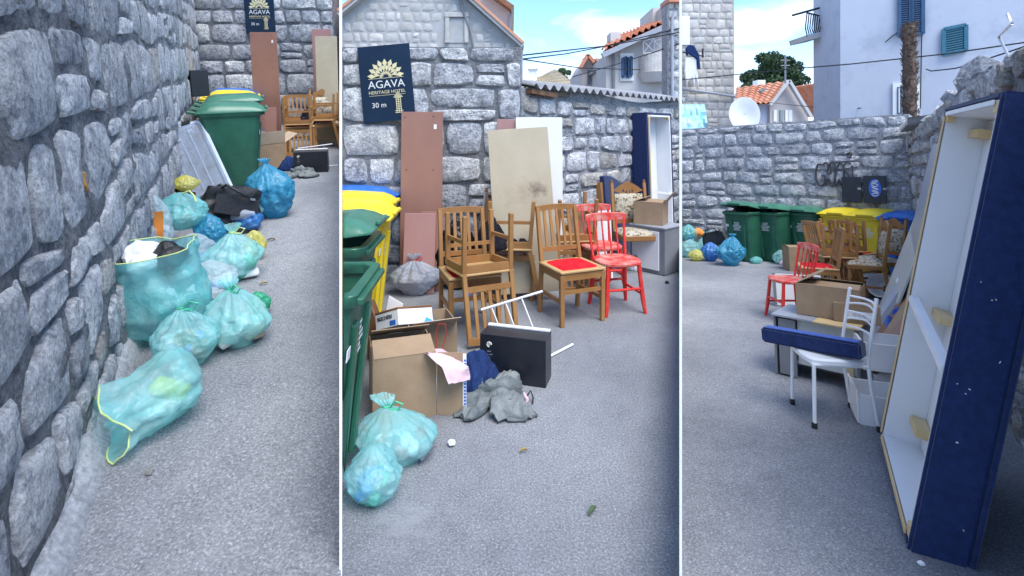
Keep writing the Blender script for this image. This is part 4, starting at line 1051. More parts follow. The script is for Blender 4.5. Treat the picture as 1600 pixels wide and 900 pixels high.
heap('fabric_scrap', 'small pink cloth scrap beside the boxy teal bag', 'cloth', 'A', G(340, 352, 'A')+Vector((0, 0, .05)), (.26, .2, .2), 'pink_cloth', 5)
# items at the top of the lane
r = carton('cardboard_box', 'open brown cardboard box beside the green bin behind the blue sack', 'A', back(417, 264, 'A', .36), face(417, 20), (.44, .36, .36), (100, 150, 40, 60))
heap('fabric_scrap', 'pale pink cloth spilling over the box behind the blue sack', 'cloth', 'A', back(424, 262, 'A', .3)+Vector((0, 0, .30)), (.34, .3, .1), 'pink_cloth', 6)
bag('rubbish_bag', 'grey white bag standing at the foot of the brown boards up the lane', 'rubbish bag', 'A', back(412, 234, 'A', .36), (.44, .36, .36), 'bag_grey', 95, nc=4)
def trousers(b, loc, rz, label, seed):
    """crumpled trousers: two rumpled legs falling from a bunched waist"""
    r = thing('trousers', label, 'trousers', b, loc, rz)
    def limb(name, path, rad, flat, sd):
        nu, nv = 40, 46; vs = []; fs = []; P = [Vector(q) for q in path]
        for j in range(nv+1):
            t = j/nv*(len(P)-1); i0 = min(int(t), len(P)-2); f = t-i0; c_ = P[i0].lerp(P[i0+1], f); d_ = (P[i0+1]-P[i0]).normalized(); sx = Vector((-d_.y, d_.x, 0)).normalized()
            w_ = rad*(1+.25*fbm((t, sd, 0), 1.5, 2))*(1 if 0 < j < nv else .6)
            for i in range(nu):
                a = 6.283*i/nu; k = w_*(1+.30*(ridge((math.cos(a)*.5, t*1.9, math.sin(a)*.5), 2.2, sd, 3)-.5)+.10*math.sin(9*t+2*a+sd))
                q = c_+sx*(math.cos(a)*k)+Vector((0, 0, flat+math.sin(a)*k*flat/rad)); q.z = max(.003, q.z+(.045*(ridge((q.x*1.6, q.y*.8, 0), 8, sd, 3)-.5) if math.sin(a) > 0 else 0)); vs.append(q)
        for j in range(nv):
            for i in range(nu): fs.append((j*nu+i, j*nu+(i+1) % nu, (j+1)*nu+(i+1) % nu, (j+1)*nu+i))
        fs += [tuple(range(nu-1, -1, -1)), tuple(nv*nu+k for k in range(nu))]
        MB().add(vs, fs).build(name, 'grey_cloth', r, smooth=True, ang=80)
    limb('waist', [(-.02, .17, .02), (.03, .10, .03), (.02, .02, .02)], .12, .035, seed)
    limb('trouser_leg', [(-.01, .06, .01), (-.10, -.02, .0), (-.16, -.12, 0), (-.06, -.18, 0)], .09, .022, seed+1)
    limb('trouser_leg', [(.05, .04, .02), (.10, -.06, .01), (.02, -.13, .02), (.12, -.16, .0), (.2, -.08, 0)], .085, .022, seed+2)
    return r
trousers('A', G(470, 274, 'A'), .3, 'grey crumpled trousers beside the black box up the lane', 12)
heap('jumper', 'navy crumpled jumper beside the black box up the lane', 'jumper', 'A', G(456, 264, 'A'), (.36, .36, .2), 'navy_cloth', 13)
def black_box(b, loc, rz, label):
    r = thing('black_carton', label, 'box', b, loc, rz)
    MB().box((0, 0, .15), (.44, .17, .30)).build('carton_body', 'black_box', r, bevel=.003)
    MB().box((0, .072, .306), (.43, .03, .012)).build('lid_edge', 'paper_white', r, bevel=.002)
    MB().tube([(-.155+.016*math.cos(a/8*6.28), -.0862, .235+.016*math.sin(a/8*6.28)) for a in range(7)], .0035, 5).build('emblem', 'print_white', r)
    MB().tube([(-.155+.006*math.cos(a/8*6.28), -.0862, .235+.006*math.sin(a/8*6.28)) for a in range(8)], .003, 5, True).build('emblem', 'sign_gold', r)
    dashes(r, -.155, .19, -.0855, 3, .05, 'laminate_grey', h=.006, gap=.02)
    return r
black_box('A', back(488, 270, 'A', .17), face(488, -8), 'flat black carton on its edge below the stacked chairs up the lane')
laundry_rack('A', G(500, 262, 'A').y, 'white metal rack frame leaning over the black carton up the lane', ((466, 232), (519, 225)), ((480, 230, 489, 254), (495, 228, 505, 256), (505, 227, 521, 258)), ((500, 261), (528, 258)))
gs = 'honey wood slat back chairs'
q1 = back(466, 243, 'A', .4)
spawn('slat', make_slat_chair, 'upright slat chair with red seat up the lane, another chair inverted on it', 'A', q1+Vector((0, .12, 0)), face(466, 4), group=gs)
spawn('slat', make_slat_chair, 'upside down slat chair hooked over a red seat up the lane', 'A', q1+Vector((.02, .06, .955)), face(466, -6), R(180), 0, group=gs)
q2 = back(505, 236, 'A', .4)
spawn('carved', make_carved_chair, 'carved floral chair under an inverted one up the lane', 'A', q2+Vector((0, .2, 0)), face(505, 8), group='carved chairs with floral upholstery')
spawn('slat', make_slat_chair, 'upside down slat chair on the carved chair up the lane', 'A', q2+Vector((.0, .12, .97)), face(505, 78), R(180), 0, group=gs)
heap('jacket', 'black jacket draped among the stacked chairs up the lane', 'jacket', 'A', q2+Vector((-.22, -.02, .50)), (.3, .3, .3), 'black_cloth', 19)
# boards against the end wall
def LB(b, xl, xr, y, h, th, lean, mat, label, **k): return panel_on('leaning_board', label, b, G(xl, y, b), G(xr, y, b), h, th, R(lean), mat, **k)
def board_pair(b, xl, xr, y, xs, ys, hs, lab1, lab2, lab3, lean=3, roll=0, h=2.02, sc=1):
    o = LB(b, xl, xr, y, h, .018, lean, 'board_brown', lab1); o['group'] = 'brown chipboard panels'
    w_ = (G(xr, y, b)-G(xl, y, b)).length
    drill_holes(o, ((.04, h-.06), (w_-.10, h-.05), (.06, h-.62), (w_-.10, h-.62), (.08, h-1.25), (w_-.09, h-1.25)))
    MB().box((w_-.08, -.001, h-.16), (.03, .002, .05)).build('sticker', 'print_white', o)
    return o
board_pair('A', 400, 441, 229, 0, 0, 0, 'tall brown chipboard panel under the sign up the lane', '', '', 2, h=2.02)
LB('A', 404, 433, 232, .72, .018, 5, 'board_pink', 'short pinkish panel in front of the tall brown one up the lane')
LB('A', 494, 523, 223, 2.1, .018, 2.5, 'board_pink', 'brown pink panel partly behind the beige board up the lane')
LB('A', 497, 530.5, 227, 1.96, .018, 4, 'board_beige', 'beige board leaning behind the stacked chairs up the lane')
p = ON(405.5, 18, 'A', e0+Vector((0, -.06, 0)), Vector((0, -1, 0)))
hotel_sign('A', p, 0, 'navy hotel sign with gold rosette on the end wall up the lane', s=1.06)
# small litter
crumple('pebble', 'pale tan crumb of rubble on the dark asphalt below the open teal bag', 'rubble', 'A', 234, 741, .013, 'stone_warm', 3)
leaf_scrap('dry_leaf', 'small brown leaf by the yellow bag and boxy teal bag', 'A', 412, 446, .05, 'dry_leaf', .5)
leaf_scrap('dry_leaf', 'dark curled leaf on the lane beside the blue sack', 'A', 424, 377, .07, 'bark', .2)
# ================================================================ bay B
hotel_sign('B', ON(604, 130, 'B', b0+Vector((0, -.055, 0)), Vector((0, -1, 0))), 0, 'navy hotel sign with gold rosette above the yellow and blue bins', ry=R(-5), s=1.08)
# bins cut by the partition; fronts look to the right
def cutbin(kind, lidm, ti, xpx, ypx, label):
    p = G(xpx, ypx, 'B'); k = (kind, ti)
    o = spawn(k, lambda: make_bin(kind, lidm, ti), label, 'B', (p.x-.42, p.y+.285, 0), R(90+4), group='wheelie bins beside the open cardboard box')
    for a in list(o.children_recursive):
        a.data = a.data.copy() if a.data else None
    cut(o, K1); return o
cutbin('bin_green', 'bin_green_lid', R(105), 571, 832, 'green wheelie bin half hidden by the partition beside the two teal bags')
cutbin('bin_green', 'bin_green_lid', R(7), 581, 645, 'green wheelie bin half hidden by the partition behind the big cardboard box')
cutbin('bin_yellow', 'bin_yellow', 0, 609, 535, 'yellow wheelie bin half hidden by the partition beside the green one')
cutbin('bin_yellow', 'bin_yellow', 0, 610, 489, 'yellow wheelie bin half hidden by the partition beside the blue one')
cutbin('bin_blue', 'bin_blue', 0, 615, 458, 'blue wheelie bin half hidden by the partition beside the grey knotted bag')
# boards
def burnt():
    m = pm('board_burnt', (.42, .36, .25), (.50, .43, .31), 2, .6, .1, 20); n = m.node_tree.nodes; l = m.node_tree.links; pr_ = n['Principled BSDF']; src = pr_.inputs['Base Color'].links[0].from_socket
    t = n.new('ShaderNodeTexCoord'); col = src
    for c_, sc_, amt, dark in (((.36, 0, .96), (2.6, 0, 4.6), .55, (.30, .22, .15)), ((.46, 0, .98), (6.2, 0, 8.0), .8, (.09, .055, .05))):
        v = n.new('ShaderNodeVectorMath'); v.operation = 'SUBTRACT'; v.inputs[1].default_value = c_; l.new(t.outputs['Object'], v.inputs[0])
        w_ = n.new('ShaderNodeVectorMath'); w_.operation = 'MULTIPLY'; w_.inputs[1].default_value = sc_; l.new(v.outputs[0], w_.inputs[0])
        ln = n.new('ShaderNodeVectorMath'); ln.operation = 'LENGTH'; l.new(w_.outputs[0], ln.inputs[0])
        nz_ = n.new('ShaderNodeTexNoise'); nz_.inputs['Scale'].default_value = 11; nz_.inputs['Detail'].default_value = 8; nz_.inputs['Roughness'].default_value = .7; l.new(t.outputs['Object'], nz_.inputs['Vector'])
        ma = n.new('ShaderNodeMath'); ma.operation = 'MULTIPLY_ADD'; ma.inputs[1].default_value = 2.4; l.new(nz_.outputs[0], ma.inputs[0]); l.new(ln.outputs['Value'], ma.inputs[2])
        r_ = n.new('ShaderNodeValToRGB'); r_.color_ramp.elements[0].position = .45; r_.color_ramp.elements[0].color = (amt, amt, amt, 1); r_.color_ramp.elements[1].position = .85; r_.color_ramp.elements[1].color = (0, 0, 0, 1)
        dv = n.new('ShaderNodeMath'); dv.operation = 'MULTIPLY'; dv.inputs[1].default_value = .45; l.new(ma.outputs[0], dv.inputs[0]); l.new(dv.outputs[0], r_.inputs[0])
        x = n.new('ShaderNodeMix'); x.data_type = 'RGBA'; l.new(r_.outputs[0], x.inputs[0]); l.new(col, x.inputs[6]); x.inputs[7].default_value = (*dark, 1); col = x.outputs[2]
    l.new(col, pr_.inputs['Base Color'])
burnt()
o = board_pair('B', 624, 690, 448, 0, 0, 0, 'tall brown chipboard panel with dowel holes under the navy sign', '', '', 3, h=1.84); 
LB('B', 655, 692, 455, .80, .018, 8, 'board_brown', 'short brown panel beside the pinkish one below the tall panel')
LB('B', 628, 678, 460, .80, .016, 9, 'board_pink', 'short pinkish panel behind the grey knotted bag')
LB('B', 776, 830, 446, 1.76, .018, 2, 'board_pink', 'brown pink panel showing behind the burnt beige board')
LB('B', 806, 880, 450, 1.78, .018, 3.5, 'laminate_white', 'white laminate panel behind the burnt beige board')
pl, pr = G(778, 470, 'B'), G(876, 470, 'B')
o = panel_on('leaning_board', 'beige board with a dark burn mark leaning behind the chairs', 'B', pl, pr, 1.60, .02, R(7), 'board_burnt', roll=R(-4)); o.location.z += .05
LB('B', 905, 958, 436, .80, .018, 10, 'laminate_white', 'low white panel behind the red spindle chairs')
LB('B', 893, 935, 442, .78, .016, 10, 'cardboard', 'low brown panel leaning on the white one behind the slat chair')
r = thing('metal_pole', 'pale metal pole leaning on the wall behind the slat chairs', 'pole', 'B', G(740, 460, 'B')); 
MB().tube([(0, 0, .01), (.11, .17, 1.0)], .014, 8).build('pole', 'steel', r, smooth=True)
r = thing('metal_pole', 'short blue grey tube at the foot of the pole by the slat chairs', 'pole', 'B', G(735, 470, 'B')); 
MB().tube([(0, 0, .01), (-.12, .1, .35)], .012, 8).build('pole', 'ink_blue', r, smooth=True)
bag('rubbish_bag', 'grey white knotted bag standing at the foot of the brown boards', 'rubbish bag', 'B', back(650, 468, 'B', .36), (.58, .40, .40), 'bag_grey', 103, R(8), tie='ink_red', nc=5, bend=(-.03, 0))
bag('rubbish_bag', 'black bin liner hung behind the slats of the stacked chairs', 'rubbish bag', 'B', back(715, 456, 'B', .2)+Vector((0, 0, .0)), (.46, .22, .74), 'bag_black', 105, knot=False, content=False)
# chairs
q = back(738, 536, 'B', .42)
spawn('slat', make_slat_chair, 'upright slat chair with red seat beneath an inverted chair by the brown boards', 'B', q+Vector((-.04, .17, 0)), face(722, 14), group=gs)
spawn('slat', make_slat_chair, 'upside down slat chair whose back hangs to the ground behind the black carton', 'B', q+Vector((.04, .05, .962)), face(722, 20), R(180-3), 0, group=gs)
q = back(795, 478, 'B', .42)
spawn('carved', make_carved_chair, 'carved floral chair under an inverted slat chair before the burnt board', 'B', q+Vector((0, .1, 0)), face(795, 6), group='carved chairs with floral upholstery')
spawn('slat', make_slat_chair, 'upside down slat chair on the carved floral chair before the burnt board', 'B', q+Vector((.03, .02, .972)), face(795, 84), R(180), 0, group=gs)
heap('jacket', 'black jacket draped over the stacked chairs before the burnt board', 'jacket', 'B', q+Vector((-.16, -.12, .52)), (.28, .26, .32), 'black_cloth', 23, rough=.8)
heap('black_cloth', 'black cloth lying on the carved floral seat under the inverted chair', 'cloth', 'B', q+Vector((.1, -.06, .50)), (.26, .2, .09), 'black_cloth', 24)
q = back(893, 510, 'B', .42)
spawn('slat', make_slat_chair, 'upright honey slat chair with clean red seat beside the red spindle chairs', 'B', q+Vector((.0, .02, 0)), face(890, 30), group=gs)
spawn('slat', make_slat_chair, 'upside down slat chair behind the upright red seated one and red chairs', 'B', back(898, 462, 'B', .42)+Vector((0, .2, .95)), face(898, 16), R(180+5), 0, group=gs)
spawn('red', make_red_chair, 'worn red spindle chair beside the red seated slat chair', 'B', back(965, 497, 'B', .40)+Vector((0, .05, 0)), face(962, 26), group='worn red spindle chairs')
spawn('red', make_red_chair, 'worn red spindle chair tucked behind another red chair before the white panel', 'B', back(940, 462, 'B', .40)+Vector((0, .05, 0)), face(940, 24), group='worn red spindle chairs')
spawn('carved', make_carved_chair, 'carved floral chair standing free beside the grey cabinet', 'B', back(994, 430, 'B', .42), face(990, 20), group='carved chairs with floral upholstery')
# headboard with a curved shoulder
pl, pr = G(953, 410, 'B'), G(1001, 398, 'B'); d = pr-pl
r = thing('headboard', 'blue upholstered headboard with a curved top behind the floral chair', 'headboard', 'B', pl, math.atan2(d.y, d.x)+.12, R(-5))
w_ = d.length; P = [(0, 0), (w_, 0), (w_, .5)]+[(w_-(w_-.05)*(1-math.cos(t/10*math.pi/2)), .5+.58*math.sin(t/10*math.pi/2)) for t in range(1, 11)]+[(0, 1.08)]
MB().prism(P, 0, .07).build('padded_face', 'bed_blue', r, bevel=.012); MB().box((-.03, .06, .5), (.05, .08, 1.0)).build('edge_rail', 'wood', r)
# bed base against the receding wall
def bed_base(b, loc, rz, lean, L_, Wd, T, label, roll=0):
    r = thing('bed_base', label, 'bed base', b, loc, rz, -lean, roll)
    f = .035
    def padded(c_, s_): return MB().box(c_, s_).build('padded_side', 'bed_blue', r, bevel=.012, seg=2, smooth=True)
    padded((f/2, T/2, L_/2), (f, T, L_)); padded((Wd-f/2, T/2, L_/2), (f, T, L_)); padded((Wd/2, T/2, f/2), (Wd-2*f-.002, T, f)); padded((Wd/2, T/2, L_-f/2), (Wd-2*f-.002, T, f))
    MB().box((Wd/2, T+.012, L_/2), (Wd-.004, .02, L_-.004)).build('padded_back', 'bed_blue', r, bevel=.006)
    e = .022
    for (c_, s_) in (((f+e/2, T/2+.002, L_/2), (e, T-.008, L_-2*f)), ((Wd-f-e/2, T/2+.002, L_/2), (e, T-.008, L_-2*f)), ((Wd/2, T/2+.002, f+e/2), (Wd-2*f-2*e, T-.008, e)), ((Wd/2, T/2+.002, L_-f-e/2), (Wd-2*f-2*e, T-.008, e))):
        MB().box(c_, s_).build('inner_board', 'laminate_white', r)
    h1 = (Wd-2*f-2*e)*.5
    for k_ in (0, 1): MB().box((f+e+h1*(k_+.5), T-.012, L_/2), (h1-.005, .012, L_-2*f-2*e-.004)).build('base_panel', 'laminate_white', r)
    MB().box((f+.012, -.004, L_/2), (.022, .006, L_-2*f-.05)).build('edge_strip', 'pine', r); MB().box((Wd/2, -.004, L_-f-.011), (Wd-2*f-.08, .006, .022)).build('edge_strip', 'laminate_white', r)
    MB().box((Wd/2, -.0035, f+.011), (Wd-2*f-.08, .006, .022)).build('edge_strip', 'pine', r)
    for z in (.42*L_, .93*L_, .1*L_ if L_ > 1 else .1):
        MB().box((f+e+.09, T-.055, z), (.18, .07, .045)).build('pine_block', 'pine', r, bevel=.003)
    MB().bar((f+.02, .02, .44*L_), (Wd-f-.02, .02, .40*L_), .03, .045, (0, 1, 0)).build('cross_bar', 'white_paint', r)
    for (x, z) in ((f+.03, L_-f-.03), (Wd-f-.04, L_-f-.03), (Wd-f-.04, f+.03)): MB().box((x, .02, z), (.05, .035, .05)).build('corner_block', 'pine', r, bevel=.003)
    # bits of lint and chips caught on the fabric
    rr = random.Random(12)
    for i in range(9): MB().box((Wd+.001, rr.uniform(.03, T-.03), rr.uniform(.1, L_-.3)), (.003, rr.uniform(.002, .005), rr.uniform(.003, .010)), (rr.random()*3, 0, 0)).build('lint', 'paper_white', r)
    return r
hp = ON(984, 300, 'B', wallB2.p0, wallB2.n); hp.z = 0; p = hp+wallB2.n*.33; bed_base('B', p, R(44), R(2), 1.9, .66, .24, 'blue bed base standing upright against the wall behind the cartons')
# grey cabinet with a door on its face, carton on it
p = back(1036, 430, 'B', .42)
r = thing('cabinet', 'low dark grey cabinet with a white door and cartons on top beside the floral chair', 'cabinet', 'B', (p.x-.06, p.y+.05, 0), face(1030, -32))
MB().box((0, 0, .27), (.46, .40, .52)).build('carcass', 'laminate_grey', r, bevel=.003); MB().box((0, 0, .535), (.48, .42, .018)).build('cabinet_top', 'laminate_top', r, bevel=.002)
MB().box((-.02, -.209, .27), (.36, .016, .44)).build('door', 'laminate_white', r, bevel=.002); MB().box((0, -.18, .005), (.40, .03, .012)).build('plinth', 'laminate_grey', r)
cutr = r; cut(r, K2, False)
carton('cardboard_box', 'half open brown cardboard box on the grey cabinet by the bed base', 'B', (p.x-.12, p.y+.08, .546), face(1015, -14), (.34, .28, .26), (10, 130, 8, 20))
MB().box((p.x*0, 0, 0), (.001, .001, .001))
heap('plastic_wrap', 'crumpled white plastic on the low cabinet behind the floral chair', 'wrapping', 'B', (p.x-.3, p.y+.12, .0), (.3, .3, .3), 'paper_white', 29)
# rack, black carton, clothes
laundry_rack('B', 3.72, 'white metal rack frame leaning over the black carton beside the slat chairs', ((752, 484), (848, 455)), ((768, 480, 797, 556), (790, 473, 822, 560), (815, 466, 852, 562)), ((860, 556), (895, 538)))
black_box('B', back(806, 600, 'B', .17), face(806, -16), 'flat black carton on its edge beside the grey trousers')
trousers('B', G(775, 628, 'B'), -.1, 'grey crumpled trousers with a pink trim on the asphalt by the black carton', 33)
heap('jumper', 'navy crumpled jumper between the cardboard box and the black carton', 'jumper', 'B', G(738, 600, 'B'), (.34, .42, .24), 'navy_cloth', 34)
r = thing('trouser_cord', 'pink patterned waistband with a dark cord beside the grey trousers', 'cord', 'B', G(816, 626, 'B'))
MB().tube([(-.02, .04, .02), (.01, .02, .03), (.03, -.01, .015), (.025, -.04, .02)], .011, 7).build('waistband', 'pink_cloth', r, smooth=True); MB().tube([(.03, 0, .03), (.05, .02, .05), (.065, -.02, .03), (.06, -.05, .01)], .005, 6).build('cord', 'rubber', r, smooth=True)
# big carton, open to the right
p = back(622, 658, 'B', .36)
r = carton('cardboard_box', 'large open brown cardboard box with torn flap beside the green bins', 'B', (p.x+.02, p.y, 0), face(622, 6), (.35, .36, .36), (12, None, 28, None))
MB().bar((.18, -.178, .18), (.335, -.235, .178), .006, .355, (0, 0, 1)).build('side_flap', 'cardboard', r); MB().bar((.318, -.232, .18), (.337, -.238, .18), .0075, .345, (0, 0, 1)).build('printed_strip', 'paper_white', r)
dz = MB()
for i in range(16): dz.box((.3285, -.2395, .03+.019*i), (.012, .003, .011), (0, 0, -.35))
dz.build('lettering', 'ink_blue', r)
MB().bar((-.16, -.02, .366), (.02, -.02, .369), .07, .002).build('tape', 'paper_white', r)
def drape(name, label, cat, b, rows, mat, seed, th=.02):
    """cloth hung over an edge: rows of (px, py, Y) from the upper to the lower hem"""
    n = 14; L0 = AT(rows[0][0][0], rows[0][0][1], b, rows[0][0][2]); vs = []; fs = []; m = 0
    for ra, rb in zip(rows, rows[1:]):
        for s_ in range(6):
            t = s_/6
            A_ = [AT(*q[:2], b, q[2]) for q in ra]; B_ = [AT(*q[:2], b, q[2]) for q in rb]
            for i in range(n+1):
                k = i/n; pa = A_[0].lerp(A_[1], k).lerp(B_[0].lerp(B_[1], k), t); vs.append(pa-L0+Vector((0, -.02*ridge((pa.x, pa.y, pa.z), 14, seed, 3), 0))); 
            m += 1
    for j in range(m-1):
        for i in range(n): a_ = j*(n+1)+i; fs.append((a_, a_+n+1, a_+n+2, a_+1))
    o = len(vs); vs += [v_+Vector((0, th, 0)) for v_ in vs]; fs += [tuple(reversed([i+o for i in f])) for f in fs]
    ob = MB().add(vs, fs).build(name, mat, None, smooth=True, ang=70); tag(ob, label, cat); setM(ob, b, L0); return ob
Yp = p.y
drape('pink_shirt', 'pale pink shirt spilling out of the large open cardboard box', 'shirt', 'B', (((650, 546, Yp-.02), (690, 545, Yp+.05)), ((668, 552, Yp-.17), (708, 556, Yp-.1)), ((690, 572, Yp-.235), (732, 574, Yp-.14)), ((704, 604, Yp-.235), (735, 596, Yp-.13))), 'pink_cloth', 3)
r2 = thing('gift_bag_ribbon', 'thin red gift bag handles poking from the cardboard boxes', 'cord', 'B', G(690, 600, 'B')); o_ = G(690, 600, 'B')
MB().tube([AT(x, y, 'B', o_.y)-o_ for x, y in ((682, 548), (681, 520), (686, 506), (696, 506), (697, 525), (690, 548))], .003, 6).build('handle', 'ink_red', r2, smooth=True)
MB().tube([AT(x, y, 'B', o_.y-.1)-o_ for x, y in ((650, 549), (660, 553), (672, 552), (676, 556))], .003, 6).build('handle', 'ink_red', r2, smooth=True)
# second carton behind with blue contents, shoe box and boot
p = back(662, 592, 'B', .3)
r = carton('cardboard_box', 'smaller brown cardboard box with blue contents behind the large open one', 'B', (p.x+.03, p.y+.03, 0), face(660, 12), (.32, .28, .34), (150, None, None, None))
heap('blue_fabric', 'bright blue cloth inside the smaller cardboard box', 'cloth', 'B', (p.x-.02, p.y+.03, .24), (.24, .22, .12), 'blue_plastic', 43, rough=.5)
r = thing('shoe_box', 'white shoe box lettered SKECHERS tilted over the smaller cardboard box', 'shoe box', 'B', (AT(632, 498, 'B', p.y+.02)), face(632, -52), R(-12), R(-22))
MB().box((0, 0, 0), (.24, .30, .10)).build('box_body', 'paper_white', r, bevel=.002); MB().box((0, 0, .056), (.245, .305, .014)).build('box_lid', 'wood_dark', r, bevel=.002)
text('SKECHERS', .034, 'ink_black', r, (-.02, -.1515, .015), sx=1.0); MB().box((.06, -.151, -.025), (.06, .002, .03)).build('logo_patch', 'ink_blue', r)
r = thing('boot', 'brown leather boot sticking up beside the shoe box by the yellow bin', 'boot', 'B', G(598, 560, 'B'))
o_ = G(598, 560, 'B')
P = [AT(x, y, 'B', o_.y)-o_ for x, y in ((578, 560), (606, 558), (606, 515), (594, 500), (583, 470), (577, 470), (580, 500), (574, 520))]
MB().prism([(q_.x, max(q_.z, .004)) for q_ in P], -.05, .05).build('boot_shaft', 'wood_dark', r, bevel=.012, smooth=True)
r = thing('paper_sheet', 'white paper sheets poking up behind the shoe box', 'paper', 'B', G(622, 570, 'B')); o_ = G(622, 570, 'B')
P = [AT(x, y, 'B', o_.y)-o_ for x, y in ((598, 515), (625, 510), (630, 475), (608, 462))]; MB().prism([(q_.x, q_.z) for q_ in P], -.004, .004).build('sheet', 'paper_white', r)
# knotted bags in front
bag('rubbish_bag', 'knotted clear teal bag of white cartons below the large cardboard box', 'rubbish bag', 'B', back(628, 752, 'B', .34), (.46, .34, .26), 'bag_teal', 113, R(-5), bend=(-.13, .08), cmats=('paper_white', 'paper_white', 'laminate_grey', 'cardboard_in', 'wood_dark'), nc=18, tie='green_plastic')
r2 = thing('plastic_tie_loops', 'red plastic tie loops beside the knotted clear teal bag', 'cord', 'B', G(562, 700, 'B'))
for dx, dz_ in ((0, .03), (.015, .0)): MB().tube([(-.02+dx, 0, .09+dz_), (.02+dx, -.02, .10+dz_), (.03+dx, -.02, .085+dz_), (0+dx, -.03, .07+dz_), (-.03+dx, -.01, .075+dz_)], .006, 6).build('tie', 'ink_red', r2, smooth=True)
o = bag('rubbish_bag', 'pale blue teal bag slumped in front of the clear teal bag of cartons', 'rubbish bag', 'B', back(584, 815, 'B', .26), (.25, .26, .24), 'bag_teal', 117, R(30), knot=False, nc=7, cmats=('paper_white', 'blue_plastic', 'green_plastic'))
cut(o, K1)
crumple('paper_scrap', 'crumpled white paper scrap on the asphalt near the knotted bags', 'paper scrap', 'B', 706, 697, .022, 'paper_white', 9)
leaf_scrap('green_leaf', 'narrow green leaf lying alone on the open asphalt', 'B', 926, 803, .06, 'leaf_b', .9)
leaf_scrap('dry_leaf', 'small brown leaf on the asphalt in front of the grey trousers', 'B', 818, 709, .04, 'dry_leaf', .3)
crumple('pebble', 'tiny dark crumb of rubble on the asphalt by the grey cabinet', 'rubble', 'B', 1042, 443, .02, 'rubber', 13)
# ================================================================ bay C
nC = wallC.n; rzC = math.atan2(nC.x, -nC.y)
def binC(kind, lidm, ti, px, py, label, extra=8, key=None):
    return spawn(key or (kind, ti), lambda: make_bin(kind, lidm, ti), label, 'C', back(px, py, 'C', .55), rzC+R(extra)*0+R(-12), group='wheelie bins along the graffiti wall')
binC('bin_green', 'bin_green_lid', R(10), 1168, 410, 'green wheelie bin with black sacks under its raised lid beside the bag heap')
binC('bin_green', 'bin_green_lid', R(6), 1212, 411, 'green wheelie bin with propped lid in the middle of the green three')
binC('bin_green', 'bin_green_lid', R(2), 1267, 413, 'green wheelie bin beside the yellow bins below the graffiti')
binC('bin_yellow', 'bin_yellow', 0, 1325, 420, 'yellow wheelie bin beside the green ones below the graffiti')
binC('bin_yellow', 'bin_yellow', 0, 1372, 428, 'yellow wheelie bin beside the blue one, behind the floral chair')
binC('bin_blue', 'bin_blue', 0, 1424, 438, 'blue wheelie bin in the corner behind the leaning boards')
heap('bin_liner', 'black sacks bulging under the raised lid of the green bin', 'bin liner', 'C', back(1168, 410, 'C', .55)+Vector((0, 0, .88)), (.5, .5, .2), 'black_leather', 51)
# black folder with an oval blue emblem leaning on the wall above the bins
p = ON(1348, 318, 'C', wallC.p0+nC*.12, nC)
r = thing('black_carton', 'opened flat black carton with an oval blue emblem behind the yellow bins', 'box', 'C', p, rzC, R(-6))
MB().box((-.16, 0, .24), (.30, .03, .46)).build('carton_panel', 'black_box', r, bevel=.003); MB().box((.185, 0, .25), (.33, .035, .48)).build('carton_panel', 'black_box', r, bevel=.003)
vs = [(.19+.09*math.cos(6.283*i/24), -.0195, .27+.16*math.sin(6.283*i/24)) for i in range(24)]
MB().add(vs, [tuple(range(24))]).build('oval_emblem', 'ink_blue', r)
for j in range(5): MB().tube([(.19+.05*math.cos(t/6*6.28+j), -.022, .16+.055*j+.025*math.sin(t/6*6.28)) for t in range(6)], .007, 5, True).build('emblem_line', 'print_white', r)
for x in (-.04, .33): MB().box((x, -.02, .26), (.05, .006, .035)).build('fold_tab', 'laminate_top', r)
# bags on the left
bag('rubbish_bag', 'large bright blue sack in front of the green bins and graffiti wall', 'rubbish bag', 'C', back(1143, 418, 'C', .45), (.58, .46, .56), 'bag_blue', 131, R(20), bend=(.10, .05), content=False, fold=1.4, neck=.92)
bag('rubbish_bag', 'royal blue bag beside the large bright blue sack', 'rubbish bag', 'C', back(1111, 410, 'C', .3), (.36, .3, .36), 'bag_royal', 132, knot=False, content=False)
bag('rubbish_bag', 'round lime yellow bag on the asphalt edge of the heap', 'rubbish bag', 'C', back(1089, 409, 'C', .25), (.33, .28, .22), 'bag_yellow', 133, knot=False, nc=4)
gk = 'teal bags heaped at the graffiti wall'
for i, (x, y, z, s, m_, lb) in enumerate(((1079, 404, 0, (.42, .34, .36), 'bag_teal', 'flat teal bag behind the round lime yellow bag'), (1100, 398, 0, (.44, .36, .42), 'bag_teal', 'teal bag under the black bag beside the green bin'), (1077, 398, .25, (.38, .34, .36), 'bag_teal_deep', 'deep teal bag on top of the heap by the partition'), (1113, 394, .2, (.5, .4, .34), 'bag_teal', 'pale teal bag at the foot of the graffiti wall'))):
    bag('rubbish_bag', lb, 'rubbish bag', 'C', back(x, y, 'C', .3)+Vector((0, 0, z)), s, m_, 140+i, R(30*i), knot=(i == 1), group=gk, nc=6)
bag('rubbish_bag', 'small orange net bag amid the teal heap by the wall', 'rubbish bag', 'C', back(1092, 398, 'C', .3)+Vector((0, 0, .34)), (.24, .2, .2), 'orange_plastic', 147, knot=False, content=False)
r = thing('leather_bag', 'black leather bag lying on the teal bags beside the green bin', 'handbag', 'C', back(1118, 404, 'C', .3)+Vector((0, 0, .26)), face(1118), R(0), R(-14))
MB().box((0, 0, .12), (.46, .22, .26), top=.8).build('bag_body', 'black_leather', r, bevel=.03, seg=2, smooth=True); MB().tube([(-.12, -.1, .2), (-.1, -.14, .32), (.08, -.14, .32), (.1, -.1, .2)], .011, 6).build('handle', 'black_leather', r, smooth=True)
